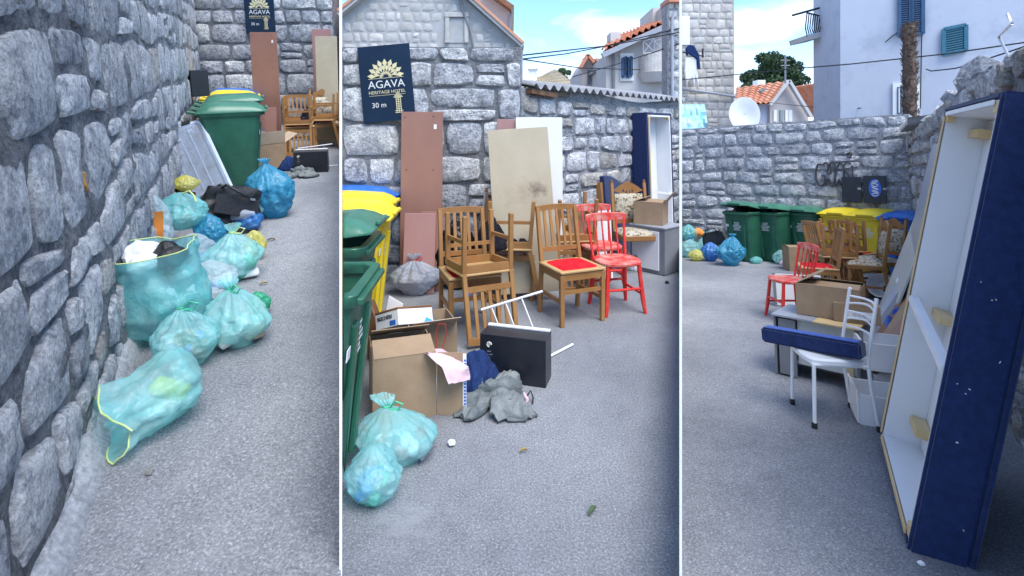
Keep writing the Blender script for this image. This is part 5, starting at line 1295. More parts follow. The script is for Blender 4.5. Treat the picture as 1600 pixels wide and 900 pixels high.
bag('rubbish_bag', 'small mint bag on the ground between two green bins', 'rubbish bag', 'C', back(1182, 413, 'C', .2), (.24, .18, .13), 'bag_teal_deep', 151, knot=False, content=False)
bag('rubbish_bag', 'bright royal blue bag between the green bins behind the red chair', 'rubbish bag', 'C', back(1238, 398, 'C', .3), (.32, .26, .62), 'bag_royal', 152, content=False)
bag('rubbish_bag', 'pale mint bag beside the pink bag behind the red chair', 'rubbish bag', 'C', back(1220, 414, 'C', .2), (.28, .22, .26), 'bag_teal', 153, knot=False, nc=3)
heap('pink_shirt', 'pale pink cloth heap between the green bins and the red chair', 'cloth', 'C', back(1240, 416, 'C', .3), (.5, .36, .32), 'pink_cloth', 54, rough=.6)
carton('cardboard_box', 'open cardboard box beyond the red chair by the green bin', 'C', back(1250, 424, 'C', .3), face(1250, 20), (.44, .34, .40), (6, 100, 5, None))
# chair pile
gC = 'chair pile in front of the yellow bins'
def S(px, py, z, ex, lb, rx=0, ry=0, key='slat', mk=make_slat_chair, g=gs): return spawn(key, mk, lb, 'C', back(px, py, 'C', .42)+Vector((0, 0, z)), face(px, ex), R(rx), R(ry), group=g)
S(1300, 452, 0, 120, 'slat chair under an inverted one in the pile before the yellow bins')
S(1312, 462, .96, 100, 'upside down slat chair over the red seat in the pile before the yellow bins', 180)
S(1338, 446, 0, 150, 'slat chair turned away behind the pile before the yellow bins')
S(1352, 468, 0, -80, 'carved floral chair sunk low behind the open carton in the pile', key='carved', mk=make_carved_chair, g='carved chairs with floral upholstery')
S(1374, 462, 0, -48, 'carved floral chair standing upright beside the lamp and leaning boards', key='carved', mk=make_carved_chair, g='carved chairs with floral upholstery')
S(1322, 448, .96, -60, 'upside down slat chair with legs up before the green and yellow bins', 180)
S(1236, 507, 0, -62, 'worn red spindle chair beside the chair pile and grey cabinet', key='red', mk=make_red_chair, g='worn red spindle chairs')
S(1280, 478, 0, -80, 'slat chair with bright red cushion between the red chair and the pile')
panel = panel_on('leaning_board', 'small maroon panel standing inside the chair pile', 'C', G(1310, 446, 'C'), G(1350, 447, 'C'), .62, .018, R(6), 'board_brown')
# tilted metal table frame behind the red chair
r = thing('leaning_board', 'white panel with dark edge leaning low behind the red chair', 'panel', 'C', G(1211, 478, 'C'), face(1230, 14), R(-8))
MB().box((.28, 0, .2), (.52, .02, .38)).build('panel', 'laminate_white', r, bevel=.002); MB().box((.01, 0, .2), (.03, .03, .40)).build('edge_strip', 'laminate_grey', r)
# grey cabinet lying open, with cartons
p = back(1288, 606, 'C', .5)
r = thing('cabinet', 'dark grey cabinet shell with white panel under two cartons behind the white chair', 'cabinet', 'C', (p.x, p.y, 0), face(1275, -14), sc=.9)
MB().box((-.32, 0, .26), (.018, .46, .51)).build('side_panel', 'laminate_grey', r, bevel=.002); MB().box((.32, 0, .26), (.018, .46, .51)).build('side_panel', 'laminate_grey', r, bevel=.002)
MB().box((-.17, -.0, .527), (.34, .50, .018)).build('cabinet_top', 'laminate_top', r, bevel=.002); MB().box((.17, -.02, .529), (.335, .50, .014)).build('cabinet_top', 'pine', r, bevel=.002)
MB().box((0, .2, .27), (.62, .014, .48)).build('back_panel', 'laminate_green', r); MB().box((-.30+.08, -.215, .26), (.14, .018, .48)).build('front_panel', 'laminate_grey', r); MB().box((.08, -.19, .32), (.44, .014, .38)).build('front_panel', 'laminate_green', r)
MB().box((.25, -.2, .1), (.05, .02, .18)).build('front_strip', 'pine', r)
ctn = carton('cardboard_box', 'torn open cardboard box on the dark grey cabinet shell', 'C', (p.x+.10, p.y+.02, .487), face(1300, -8), (.44, .34, .24), (4, None, 12, 30))
carton('cardboard_box', 'lower brown carton with white label resting before the torn open box', 'C', (p.x+.16, p.y-.20, .487), face(1300, 0), (.30, .12, .13), (3, 3, 3, 3))
r = thing('paper_label', 'white printed paper slip stuck on the lower brown carton', 'paper', 'C', (p.x+.14, p.y-.272, .547), face(1300, 0)); MB().box((0, 0, 0), (.16, .004, .06)).build('slip', 'paper_white', r)
dashes(r, 0, .018, -.003, 3, .12, 'laminate_top', h=.004, gap=.014)
# white chair, blue bar
p = G(1299, 652, 'C'); wc = spawn('whitechair', make_white_chair, 'white metal chair with wavy back rails holding the blue padded bar', 'C', p, face(1296, -66), sc=.93)
r = thing('padded_bar', 'blue padded bar resting on the seat of the white metal chair', 'bed rail', 'C', (p.x-.10, p.y+.02, .436), face(1270, -20), 0, R(-3))
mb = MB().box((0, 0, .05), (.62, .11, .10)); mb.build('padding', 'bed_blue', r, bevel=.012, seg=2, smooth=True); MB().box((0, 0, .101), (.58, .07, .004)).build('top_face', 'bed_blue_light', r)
# drawers
for i, (x, y, z, lb) in enumerate(((1388, 672, 0, 'white drawer standing on the asphalt beside the blue bed base'), (1392, 640, .24, 'white drawer stacked above the other beside the blue bed base'))):
    q = back(x, y, 'C', .36); r = thing('drawer', lb, 'drawer', 'C', (q.x, q.y, z), face(x, -78), 0, 0, group='white drawers')
    w_, d_, h_, t = .32, .36, .2, .014
    MB().box((0, 0, t/2), (w_, d_, t)).build('bottom', 'laminate_white', r)
    for c_, s_ in (((-w_/2+t/2, 0, h_/2), (t, d_, h_-.03)), ((w_/2-t/2, 0, h_/2), (t, d_, h_-.03)), ((0, d_/2-t/2, h_/2), (w_-2*t, t, h_-.03))): MB().box(c_, s_).build('side', 'laminate_white', r)
    MB().box((-.0, -d_/2-.008, h_/2+.01), (w_+.02, t, h_+.0)).build('drawer_front', 'laminate_white', r, bevel=.002)
# leaning boards along the right wall between bed and corner
def board3(label, bl, br, tl, T, mat, name='leaning_board', Lz=None):
    """board given by two ground pixels and its top-left pixel's height"""
    pl, pr = G(*bl, 'C'), G(*br, 'C'); d = (pr-pl); ang = math.atan2(d.y, d.x)
    r = MB().box((d.length/2, T/2, Lz/2), (d.length, T, Lz)).build(name, mat, None, bevel=.002); tag(r, label, 'board'); setM(r, 'C', pl, ang, -R(tl)); return r
board3('tall grey green panel leaning in the corner before the blue bin', (1368, 492), (1374, 545), 20, .018, 'laminate_green', Lz=1.95)
board3('tall pale panel edge leaning behind the blue bed base', (1388, 500), (1398, 575), 14, .02, 'laminate_top', Lz=2.0)
for bx, by, tx, ty, dY, wd, m_, lb in ((1346, 540, 1413, 438, .22, .12, 'laminate_top', 'pale grey plank leaning at a slant beside the lamp'), (1350, 552, 1418, 448, .2, .14, 'laminate_grey', 'dark grey plank leaning at a slant beside the white chair'), (1353, 562, 1424, 455, .2, .14, 'wood_dark', 'dark brown plank leaning at a slant beside the white chair'), (1357, 572, 1428, 462, .18, .12, 'cardboard', 'raw chipboard plank leaning at a slant beside the drawers'), (1362, 582, 1434, 470, .16, .1, 'board_brown', 'brown plank leaning at a slant beside the drawers')):
    q = G(bx, by, 'C'); e_ = AT(tx, ty, 'C', q.y+dY); r = MB().bar((0, 0, .012), e_-q, .02, wd, (.5, .75, .3)).build('slanted_plank', m_, None, bevel=.002); tag(r, lb, 'plank'); setM(r, 'C', q)
heap('paper_sheet', 'crumpled white papers on the slanted planks', 'paper', 'C', AT(1416, 445, 'C', 5.2), (.16, .14, .05), 'paper_white', 61)
# lamp
q = back(1381, 470, 'C', .2)
r = thing('lamp_shade', 'white round lamp lying behind the leaning planks by the floral chair', 'lamp', 'C', (q.x, q.y, .16), face(1381, -20), R(70))
MB().lathe([(.05, -.14), (.11, -.10), (.15, .06), (.155, .10), (.148, .10), (.1, -.08)], 24, caps=False).build('shade', 'white_paint', r, smooth=True); MB().lathe([(.04, -.17), (.05, -.13)], 16).build('cap', 'rubber', r)
# the big bed base
bed_base('C', bedl+Vector((0, 0, .042)), BED[0], BED[1], BED[3], BED[4], BED[5], 'large blue padded bed base with white open underside leaning on the broken wall', roll=BED[2])
heap('blue_fabric', 'rumpled royal blue cover squeezed behind the big bed base', 'bedding', 'C', G(1412, 560, 'C'), (.4, .5, .5), 'bed_blue_light', 63)
crumple('paper_scrap', 'tiny white scrap on the asphalt in front of the big bed base', 'paper scrap', 'C', 1440, 884, .012, 'paper_white', 15)
# ================================================================ beyond the walls (level frame)
def pxprism(mb, pts, Y, d, c):
    P = [AT(x, y, 'B', Y)-c for x, y in pts]; mb.prism([(p.x, p.z) for p in P], P[0].y, P[0].y+d); return mb
def pbox(pts, Y, d, name, mat, root, bevel=0):
    return pxprism(MB(), pts, Y, d, Vector(root.location)).build(name, mat, root, bevel=bevel)
def rect(x0, y0, x1, y1): return [(x0, y1), (x1, y1), (x1, y0), (x0, y0)]
def base_at(px, Y): p = AT(px, 300, 'B', Y); return Vector((p.x, Y, 0))
def tile_roof(root, e0_, e1_, r0_, r1_, name='roof', mat='roof_tile', pitch=.22, row=.36, kind='stuff'):
    """pantiled slope between eave e0-e1 and ridge r0-r1 (coordinates relative to the root)"""
    e0_, e1_, r0_, r1_ = map(Vector, (e0_, e1_, r0_, r1_)); L_ = (e1_-e0_).length; H_ = (r0_-e0_).length
    nu = max(8, int(L_/pitch)*6); nv = max(2, int(H_/row)); n = (e1_-e0_).cross(r0_-e0_).normalized()
    if n.z < 0: n = -n
    vs = []; fs = []
    for j in range(nv):
        for e in (0, 1):
            t = (j+e)/nv
            for i in range(nu+1):
                s = i/nu; p = (e0_.lerp(e1_, s)).lerp(r0_.lerp(r1_, s), t); vs.append(p+n*(.05*math.sin(s*L_/pitch*6.283)+(.05 if e == 0 else 0)+.04))
        a = j*2*(nu+1)
        for i in range(nu): fs.append((a+i, a+i+1, a+nu+2+i, a+nu+1+i))
        if j:
            b_ = (j*2-1)*(nu+1)
            for i in range(nu): fs.append((b_+i, b_+i+1, a+i+1, a+i))
    o = len(vs); vs += [e0_, e1_, r1_, r0_]; fs.append((o+3, o+2, o+1, o))
    ob = MB().add(vs, fs).build(name, mat, root, smooth=True, ang=60); return ob
def louvres(root, quad, out_, frame, name='shutter', n=10):
    """quad: tl,tr,br,bl in root coordinates; out_: outward normal"""
    tl, tr, br, bl = map(Vector, quad); o_ = Vector(out_)
    f = MB()
    for a, b_ in ((tl, tr), (tr, br), (br, bl), (bl, tl)): f.bar(a+o_*.03, b_+o_*.03, .07, .05, o_)
    fr = f.build(name, frame, root)
    lo = MB()
    for i in range(n):
        t = (i+.5)/n; a = tl.lerp(bl, t); b_ = tr.lerp(br, t); lo.bar(a+o_*.025, b_+o_*.025, .02, (tl-bl).length/n*.8, (o_+Vector((0, 0, .9))).normalized())
    lo.build('louvre', frame, fr)
    MB().add([tl+o_*.006, tr+o_*.006, br+o_*.006, bl+o_*.006], [(0, 3, 2, 1)]).build('pane', 'glass_dark', fr)
    return fr
def cable(label, pts, Y, r_=.012, sag=0):
    Q = []
    P = [AT(x, y, 'B', Y if not isinstance(Y, (list, tuple)) else Y[i]) for i, (x, y) in enumerate(pts)]
    for i in range(len(P)-1):
        for k in range(10):
            t = k/10; p = P[i].lerp(P[i+1], t); p.z -= sag*4*t*(1-t); Q.append(p)
    Q.append(P[-1]); c_ = Q[0].copy()
    o = MB().tube([q-c_ for q in Q], r_, 6).build('overhead_cable', 'cable', None, smooth=True); o.location = c_; tag(o, label, 'cable'); return o
def tree(label, px, Y, py_top, py_bot, x0, x1, n, seed, clumps=26, mat='leaf_a', leaf=.16):
    rr = random.Random(seed); top = AT(px, py_top, 'B', Y); bot = AT(px, py_bot, 'B', Y); wl = (AT(x1, 200, 'B', Y).x-AT(x0, 200, 'B', Y).x)/2; c0_ = AT((x0+x1)/2, py_bot, 'B', Y)
    r = thing('tree', label, 'tree', 'B', (c0_.x, Y, 0)); hh = top.z-bot.z
    tp = [Vector((0, 0, -1)), Vector((.1, 0, bot.z*.6)), Vector((0, .1, bot.z+hh*.3)), Vector((.1, .2, bot.z+hh*.75))]
    MB().tube(tp, [.28, .22, .16, .05], 8).build('trunk', 'bark', r, smooth=True)
    cl = []
    for i in range(clumps):
        a = rr.random()*6.283; q = rr.random()**.5; zz = rr.random(); rad = math.sin((.12+.8*zz)*math.pi)**.6
        c_ = Vector((math.cos(a)*q*wl*rad, math.sin(a)*q*wl*.8*rad, bot.z+hh*(.05+.88*zz))); cl.append((c_, rr.uniform(.16, .30)*min(wl, hh)))
        if i % 4 == 0: MB().tube([tp[2], (tp[2]+c_)/2+Vector((0, 0, .2)), c_], [.07, .04, .015], 5).build('limb', 'bark', r, smooth=True)
    vs = []; fs = []
    for i in range(n):
        c_, s = rr.choice(cl); u = Vector((rr.gauss(0, 1), rr.gauss(0, 1), rr.gauss(0, 1))).normalized()*s*(rr.random()**.4)*1.15; u.z *= .8
        p = c_+u; e = Euler((rr.random()*6, rr.random()*6, rr.random()*6)).to_matrix(); l_ = leaf*rr.uniform(.6, 1.3)
        o = len(vs); vs += [p+e @ Vector(q_)*l_ for q_ in ((-.5, 0, 0), (0, -.28, .05), (.5, 0, 0), (0, .28, .05))]; fs.append((o, o+1, o+2, o+3))
    me = bpy.data.meshes.new('crown'); me.from_pydata([tuple(v_) for v_ in vs], [], fs); me.update(); link('crown', me, mat, r)
    return r

# --- bay B: stone gable behind the sign wall
Yg = 9.6
g0 = Vector((AT(533.5, 300, 'B', Yg).x, Yg, 0)); g1 = Vector((AT(818, 300, 'B', Yg).x, Yg, 0))
def z_at(y, Y): return AT(800, y, 'B', Y).z
ux = lambda px: AT(px, 300, 'B', Yg).x-g0.x
roofL = lambda u: z_at(29, Yg)+u*(z_at(-65, Yg)-z_at(29, Yg))/ux(650)
roofR = lambda u: z_at(76, Yg)+(ux(815)-u)*(z_at(-72, Yg)-z_at(76, Yg))/(ux(815)-ux(650))
poly = [(0, -.3), (ux(817), -.3), (ux(817), z_at(78, Yg)), (ux(650), z_at(-68, Yg)), (0, z_at(29, Yg))]
win = (ux(699), ux(729), z_at(72, Yg), z_at(24, Yg))
gab = stone_wall('stone_house', 'pale stone gable house with blocked window behind the sign wall', 'B', g0, g1, 4.9, [.19, .2, .22, .18], .19, .03, .006, ['gable_stone', 'gable_stone', 'stone_tower'], 'mortar_gable', coreclip=poly, seed=71, bulge=.004, wav=.03, split=.05, cat='house', clip=lambda u, v: v > 2.9 and u > .02 and v < min(roofL(u), roofR(u))-.1 and not (win[0]-.04 < u < win[1]+.04 and win[2]-.05 < v < win[3]+.05), thick=5.0)
for a, b_ in (((0, roofL(0)), (ux(650), roofL(ux(650)))), ((ux(817), roofR(ux(817))), (ux(650), roofR(ux(650))))):
    MB().bar((a[0], 2.4, a[1]+.035), (b_[0], 2.4, b_[1]+.035), .0+5.2, .06, (0, 0, 1)).build('verge', 'mortar_gable', gab.root)
    MB().bar((a[0], 2.4, a[1]+.1), (b_[0], 2.4, b_[1]+.1), 5.25, .05, (0, 0, 1)).build('roof_slope', 'roof_tile', gab.root)
wf = MB(); 
for c_, s_ in ((((win[0]+win[1])/2, -.02, win[3]), (win[1]-win[0]+.1, .08, .09)), ((win[0], -.02, (win[2]+win[3])/2), (.08, .08, win[3]-win[2]-.1)), ((win[1], -.02, (win[2]+win[3])/2), (.08, .08, win[3]-win[2]-.1))): wf.box(c_, s_)
wfo = wf.build('window_frame', 'stone_tower', gab.root, bevel=.01); MB().box(((win[0]+win[1])/2, .0, (win[2]+win[3])/2), (win[1]-win[0]-.08, .03, win[3]-win[2]-.12)).build('blocked_opening', 'mortar_gable', wfo)
MB().tube([(ux(715), -.06, z_at(-10, Yg)), (ux(726), -.06, z_at(25, Yg)), (ux(736), -.06, z_at(50, Yg)), (ux(740), -.06, z_at(74, Yg))], .022, 8).build('drain_pipe', 'laminate_grey', gab.root, smooth=True)
# beige rendered house above it
Y = 15.0; r = thing('rendered_house', 'beige rendered house corner with dark eaves above the stone gable', 'house', 'B', base_at(760, Y))
pbox([(720, 300), (797, 300), (797, 12), (768, -12), (720, -12)], Y, 5, 'wall', 'plaster_beige', r)
MB().bar(AT(755, -16, 'B', Y)-r.location+Vector((0, 2.4, 0)), AT(801, 17, 'B', Y)-r.location+Vector((0, 2.4, 0)), 5.6, .14).build('roof', 'wood_dark', r)
pbox([(795, 22), (801, 20), (798, 50), (796, 50)], Y-.1, .2, 'gutter', 'laminate_grey', r)

# --- bay B: houses on the right
Y = 17.0; r = thing('rendered_house', 'cream house with shuttered window, chimney and curved stone balcony beyond the corrugated wall', 'house', 'B', base_at(995, Y))
pbox([(947, 330), (1046, 330), (1046, 42), (947, 84)], Y, 6, 'wall', 'plaster_cream', r)
a, b_ = AT(941, 87, 'B', Y-.4)-r.location, AT(1047, 38, 'B', Y-.4)-r.location
MB().bar(a, b_, .25, .16).build('gutter', 'laminate_top', r); 
tile_roof(r, a+Vector((0, 0, .1)), b_+Vector((0, 0, .1)), a+Vector((1.2, 4, 1.35)), b_+Vector((.4, 4, .8)))
ch = pbox(rect(954, 50, 970, 92), Y+1, .7, 'chimney', 'plaster_cream', r); pbox(rect(952, 46, 972, 51), Y+.9, .9, 'chimney_cap', 'laminate_top', ch); pbox(rect(953, 40, 971, 42.5), Y+.95, .8, 'chimney_cap', 'laminate_grey', ch); pbox(rect(956, 42, 958, 46), Y+1.2, .3, 'chimney_cap', 'laminate_grey', ch); pbox(rect(966, 42, 968, 46), Y+1.2, .3, 'chimney_cap', 'laminate_grey', ch)
pbox(rect(969, 83, 990, 126), Y-.06, .08, 'window_frame', 'white_paint', r)
for x0, x1 in ((972, 979), (980, 987)):
    q = [AT(x, y, 'B', Y-.07)-r.location for x, y in ((x0, 92), (x1, 89), (x1, 118), (x0, 121))]; louvres(r, q, (0, -1, 0), 'shutter_blue', n=12)
MB().tube([AT(x, y, 'B', Y-.1)-r.location for x, y in ((957, 84), (959, 90), (959, 160))], .05, 8).build('downpipe', 'laminate_grey', r, smooth=True)
# balcony with a rounded stone parapet
cb = AT(1022, 100, 'B', Y)-r.location; mb = MB(); ms = MB(); nseg = 14; rad = .52
zt, zb, zs = (AT(1000, y, 'B', Y-.5).z for y in (84, 112, 127))
for nm, z0_, z1_, rr_, mt in (('balcony_parapet', zb, zt, .50, 'stone_tower'), ('balcony_slab', zs, zb, .56, 'plaster_cream')):
    P = [(cb.x+rr_*math.cos(math.pi+math.pi*i/nseg), 1.15*rr_*math.sin(math.pi+math.pi*i/nseg)) for i in range(nseg+1)]
    k_ = .72 if nm == 'balcony_slab' else 1
    vs = [(cb.x+(x-cb.x)*k_, y*k_, z0_) for x, y in P]+[(x, y, z1_) for x, y in P]; n = nseg+1
    MB().add(vs, [(i, i+1, n+i+1, n+i) for i in range(nseg)]+[tuple(range(n-1, -1, -1)), tuple(range(n, 2*n)), (0, n, 2*n-1, n-1)]).build(nm, mt, r)
for x0, x1 in ((1005, 1022), (1022, 1040)):
    A_ = [AT(x, y, 'B', Y-.45)-r.location for x, y in ((x0, 84), (x1, 82), (x1, 60), (x0, 64))]
    f = MB()
    for i, j in ((0, 1), (1, 2), (2, 3), (3, 0), (0, 2), (1, 3)): f.tube([A_[i], A_[j]], .02, 5)
    f.build('railing_frame', 'laminate_top', r)
pbox(rect(1020, 12, 1049, 42), Y+3, 2, 'roof_room', 'plaster_beige', r)
Y = 13.0; r = thing('stone_house', 'narrow grey stone house edge with drain pipe beside the cream house', 'house', 'B', base_at(1052, Y))
gg0, gg1 = base_at(1043, Y), base_at(1062.5, Y)
bpy.data.objects.remove(r)
sh = stone_wall('stone_house', 'narrow grey stone house edge with drain pipe beside the cream house', 'B', gg0, gg1, 4.95, [.24, .26], .28, .04, .015, ['stone_grey', 'stone_tower'], 'mortar', seed=77, clip=lambda u, v: v > 2.2, thick=.5, cat='house')
MB().tube([(.10, -.08, 2.0), (.10, -.08, 4.5), (.16, -.02, 4.7)], .04, 8).build('drain_pipe', 'laminate_top', sh.root, smooth=True)
MB().box((sh.ln/2, .25, 5.0), (sh.ln+.0, .8, .14)).build('roof_edge', 'roof_tile', sh.root)
Y = 20.0; r = thing('tile_roof_house', 'small weathered house with red pantiles and a lean-to beyond the corrugated wall', 'house', 'B', base_at(928, Y))
pbox([(909, 330), (949, 330), (949, 95), (926, 92), (918, 90), (909, 106)], Y, 4, 'wall', 'plaster_beige', r)
a, b_ = AT(927, 98, 'B', Y-.3)-r.location, AT(951, 98, 'B', Y-.3)-r.location
tile_roof(r, a, b_, a+Vector((-.25, 2, .35)), b_+Vector((-.1, 2, .35)))
MB().bar(AT(906, 107, 'B', Y-.2)-r.location, AT(918, 86, 'B', Y-.2)-r.location, .3, .12).build('verge', 'roof_tile', r); MB().bar(AT(918, 86, 'B', Y-.2)-r.location, AT(928, 98, 'B', Y-.2)-r.location, .3, .12).build('verge', 'roof_tile', r)
MB().bar(AT(922, 115, 'B', Y-.5)-r.location, AT(951, 106, 'B', Y-.5)-r.location, .9, .1).build('porch_roof', 'laminate_grey', r)
pbox(rect(940, 113, 946, 134), Y-.05, .1, 'window', 'glass_dark', r); pbox(rect(918, 110, 923, 132), Y-.05, .1, 'window', 'glass_dark', r)
Y = 27.0; r = thing('tile_roof_house', 'distant low tiled roof with white chimney beside the tree', 'house', 'B', base_at(845, Y))
pbox([(812, 330), (912, 330), (912, 140), (812, 140)], Y, 5, 'wall', 'plaster_beige', r)
tile_roof(r, AT(812, 138, 'B', Y-.2)-r.location, AT(905, 138, 'B', Y-.2)-r.location, AT(835, 124, 'B', Y+2)-r.location, AT(866, 110, 'B', Y+2)-r.location, mat='board_beige')
pbox(rect(827, 107, 839, 130), Y+1, .6, 'chimney', 'white_paint', r); pbox(rect(825, 105, 841, 108), Y+.9, .8, 'chimney_cap', 'white_paint', r)
tree('round green tree between the distant chimney and the small tiled house', 877, 30, 107, 150, 856, 899, 5000, 5, 18, 'leaf_b', .16)
cable('upper black cable crossing from the sign wall to the stone house', ((810, 87), (945, 72), (1063, 44)), (10, 14, 12.8), .016)
cable('second black cable crossing below the upper one over the corrugated wall', ((810, 93), (885, 84), (1063, 50)), (10, 14, 12.8), .016)
cable('slack thin cable sagging towards the cream house', ((812, 92), (905, 106), (1000, 109)), (10, 14, 16.5), .014)
cable('thin cable rising from the small tiled house to the stone house', ((895, 120), (965, 100), (1063, 68)), (16, 15, 12.8), .012)

# --- bay C: stone tower, tiled house, tree, white house
Y = 17.0; t0, t1 = base_at(1065, Y), base_at(1147, Y)
tw = stone_wall('stone_tower', 'pale honey stone tower hung with washing beside the tiled house', 'B', t0, t1, 6.4, [.27, .3, .25], .26, .022, .012, ['stone_tower', 'stone_tower', 'stone_tower', 'gable_stone'], 'mortar_tower', seed=83, split=.08, bulge=.005, wav=.03, clip=lambda u, v: v > 1.6 or u < 0, thick=4, cat='tower')
tu = lambda px: AT(px, 300, 'B', Y).x-t0.x
MB().tube([(tu(1064+i*9.2), -.10-.12*math.sin(i/9*3.14), z_at(140+i*1.3, Y)) for i in range(10)], .04, 6).build('cornice', 'laminate_top', tw.root, smooth=True)
MB().box((tu(1071), -.02, z_at(48, Y)), (.26, .06, .95)).build('blind', 'white_paint', tw.root)
dsh = MB().lathe([(.02, .0), (.2, .03), (.33, .09), (.34, .1), (.33, .1), (.2, .045), (.01, .02)], 24).build('satellite_dish', 'dish_grey', None, smooth=True); tag(dsh, 'grey satellite dish on the wall top beside the stone tower', 'satellite dish'); setM(dsh, 'B', AT(1163, 180, 'B', 12.2), 0, R(75), R(-22)); dsh.scale = (1, 1.25, 1)
MB().tube([(0, 0, .02), (0, .1, -.5), (0, .1, -.9)], .025, 6).build('mount', 'steel', dsh)
r = thing('washing_line', 'washing line bracket on the stone tower', 'washing line', 'B', AT(1066, 82, 'B', Y-.4)); r_loc = Vector(r.location)
MB().tube([AT(x, y, 'B', Y-.4)-r_loc for x, y in ((1066, 82), (1100, 88))], .018, 6).build('line', 'cable', r); MB().tube([AT(x, y, 'B', Y-.4)-r_loc for x, y in ((1098, 76), (1098, 90))], .03, 6).build('bracket', 'cable', r)
def hung(name, label, pts, Y_, mat):
    c_ = AT(*pts[0], 'B', Y_); P = [AT(x, y, 'B', Y_)-c_ for x, y in pts]; o = MB().prism([(p.x, p.z) for p in P], -.05, .05).build(name, mat, None, bevel=.02); o.location = c_; tag(o, label, 'laundry')
hung('hanging_jacket', 'dark jacket hanging on the stone tower washing line', ((1073, 88), (1076, 84), (1088, 92), (1089, 107), (1094, 108), (1092, 86), (1084, 71), (1076, 70), (1071, 76)), Y-.45, 'navy_cloth')
hung('hanging_shirt', 'white shirt hanging below the dark jacket on the tower', ((1070, 90), (1089, 92), (1091, 138), (1086, 120), (1084, 137), (1081, 122), (1074, 128), (1073, 138), (1069, 112)), Y-.4, 'paper_white')
r = thing('blue_tarp', 'pale blue wrapped tarpaulin bundle at the foot of the stone tower', 'tarpaulin', 'B', base_at(1085, 12.4))
vs = []; fs = []
for j in range(9):
    for i in range(13):
        x = 1065.5+(1101-1065.5)*i/12+7*j/8*(i/12); y = 163+46*j/8
        q = AT(x, y, 'B', 12.4-.35*math.sin(j/8*1.6)+.12*ridge((i*.3, j*.3, 0), 1.3, 3))-r.location; vs.append(q)
for j in range(8):
    for i in range(12): a = j*13+i; fs.append((a, a+13, a+14, a+1))
for i in range(13): vs.append(vs[i]+Vector((0, .8, 0)))
for i in range(12): fs.append((i, i+1, 118+i, 117+i))
MB().add(vs, fs).build('tarp_cover', 'tarp', r, smooth=True)
# tiled house
Y = 30.0; r = thing('tile_roof_house', 'small house with orange pantiled roof and grey gable before the dark tree', 'house', 'B', base_at(1205, Y))
Lr = r.location
pbox([(1203, 330), (1263, 330), (1263, 181), (1232, 128), (1203, 163)], Y, 7, 'gable_wall', 'plaster_beige', r); pbox(rect(1165, 163, 1203, 330), Y+.2, 6, 'side_wall', 'plaster_white', r)
e_a, e_b = AT(1150, 163, 'B', Y-.1)-Lr, AT(1203, 163, 'B', Y-.5)-Lr; r_a, r_b = AT(1150, 138, 'B', Y+3.5)-Lr, AT(1232, 127, 'B', Y-.3)-Lr
tile_roof(r, e_a, e_b, r_a, r_b, pitch=.28, row=.45)
MB().bar(AT(1202, 164, 'B', Y-.35)-Lr, AT(1232, 126, 'B', Y-.35)-Lr, .3, .16).build('verge', 'plaster_cream', r); MB().bar(AT(1232, 126, 'B', Y-.35)-Lr, AT(1266, 182, 'B', Y-.35)-Lr, .3, .16).build('verge', 'plaster_cream', r)
MB().bar(AT(1240, 136, 'B', Y+2)-Lr, AT(1268, 182, 'B', Y+2)-Lr, 5, .12).build('roof', 'roof_tile', r)
pbox(rect(1184, 125, 1196, 140), Y+3, .7, 'chimney', 'white_paint', r); pbox(rect(1190, 139, 1202, 146), Y+.4, .3, 'skylight', 'glass_dark', r)
for x in (1209, 1219, 1227, 1233):
    f = pbox(rect(x, 172, x+5, 190), Y-.06, .1, 'shutter', 'white_paint' if x != 1219 else 'glass_dark', r)
pbox(rect(1174, 172, 1184, 186), Y+.1, .2, 'window', 'laminate_top', r)
cp = AT(1227, 130, 'B', Y-1)-Lr; MB().tube([cp, cp+Vector((0, 0, 1.6))], .05, 6).build('aerial', 'laminate_grey', r)
for k_ in (1.0, 1.3): MB().tube([cp+Vector((-.25, 0, k_)), cp+Vector((.25, 0, k_))], .025, 5).build('aerial_rod', 'laminate_grey', r)
tree('large dark leafy tree behind the orange pantiled house', 1198, 42, 82, 180, 1146, 1262, 22000, 9, 46, 'leaf_a', .26)
# white house
pc = base_at(1313, 12.6); pr_ = base_at(1660, 10.6); pl_ = base_at(1271, 14.6); Zt = 6.5
r = thing('white_house', 'large white rendered house with teal shutters above the broken wall', 'house', 'B', pc); Lr = r.location
foot = [pl_, pc, pr_, pr_*1.75, pl_*1.6]
vs = [tuple(p-Lr+Vector((0, 0, -1.5))) for p in foot]+[tuple(p-Lr+Vector((0, 0, Zt))) for p in foot]
MB().add(vs, [(i, (i+1) % 5, 5+(i+1) % 5, 5+i) for i in range(5)]+[(4, 3, 2, 1, 0), (5, 6, 7, 8, 9)]).build('wall', 'plaster_white', r)
dn = (pr_-pc).normalized(); no = Vector((dn.y, -dn.x, 0))
def OW(x, y, off=0): return ON(x, y, 'B', pc+no*off, no)-Lr
for (x0, x1, yt, yb, sl, mt, nn) in ((1405, 1423, -18, 57, -.1, 'shutter_blue', 22), (1424, 1442, -19, 55, -.1, 'shutter_blue', 22), (1474, 1509, 46, 86, -.2, 'shutter_teal', 11)):
    q = [OW(x0, yt, .03), OW(x1, yt+sl*(x1-x0), .03), OW(x1, yb+sl*(x1-x0), .03), OW(x0, yb, .03)]; louvres(r, q, no, mt, n=nn)
def wbox(x0, y0, x1, y1, off, th, nm, mt):
    q = [OW(x0, y1, off), OW(x1, y1, off), OW(x1, y0, off), OW(x0, y0, off)]; q2 = [p-no*th for p in q]
    return MB().add(q+q2, [(0, 1, 2, 3), (7, 6, 5, 4), (0, 4, 5, 1), (1, 5, 6, 2), (2, 6, 7, 3), (3, 7, 4, 0)]).build(nm, mt, r)
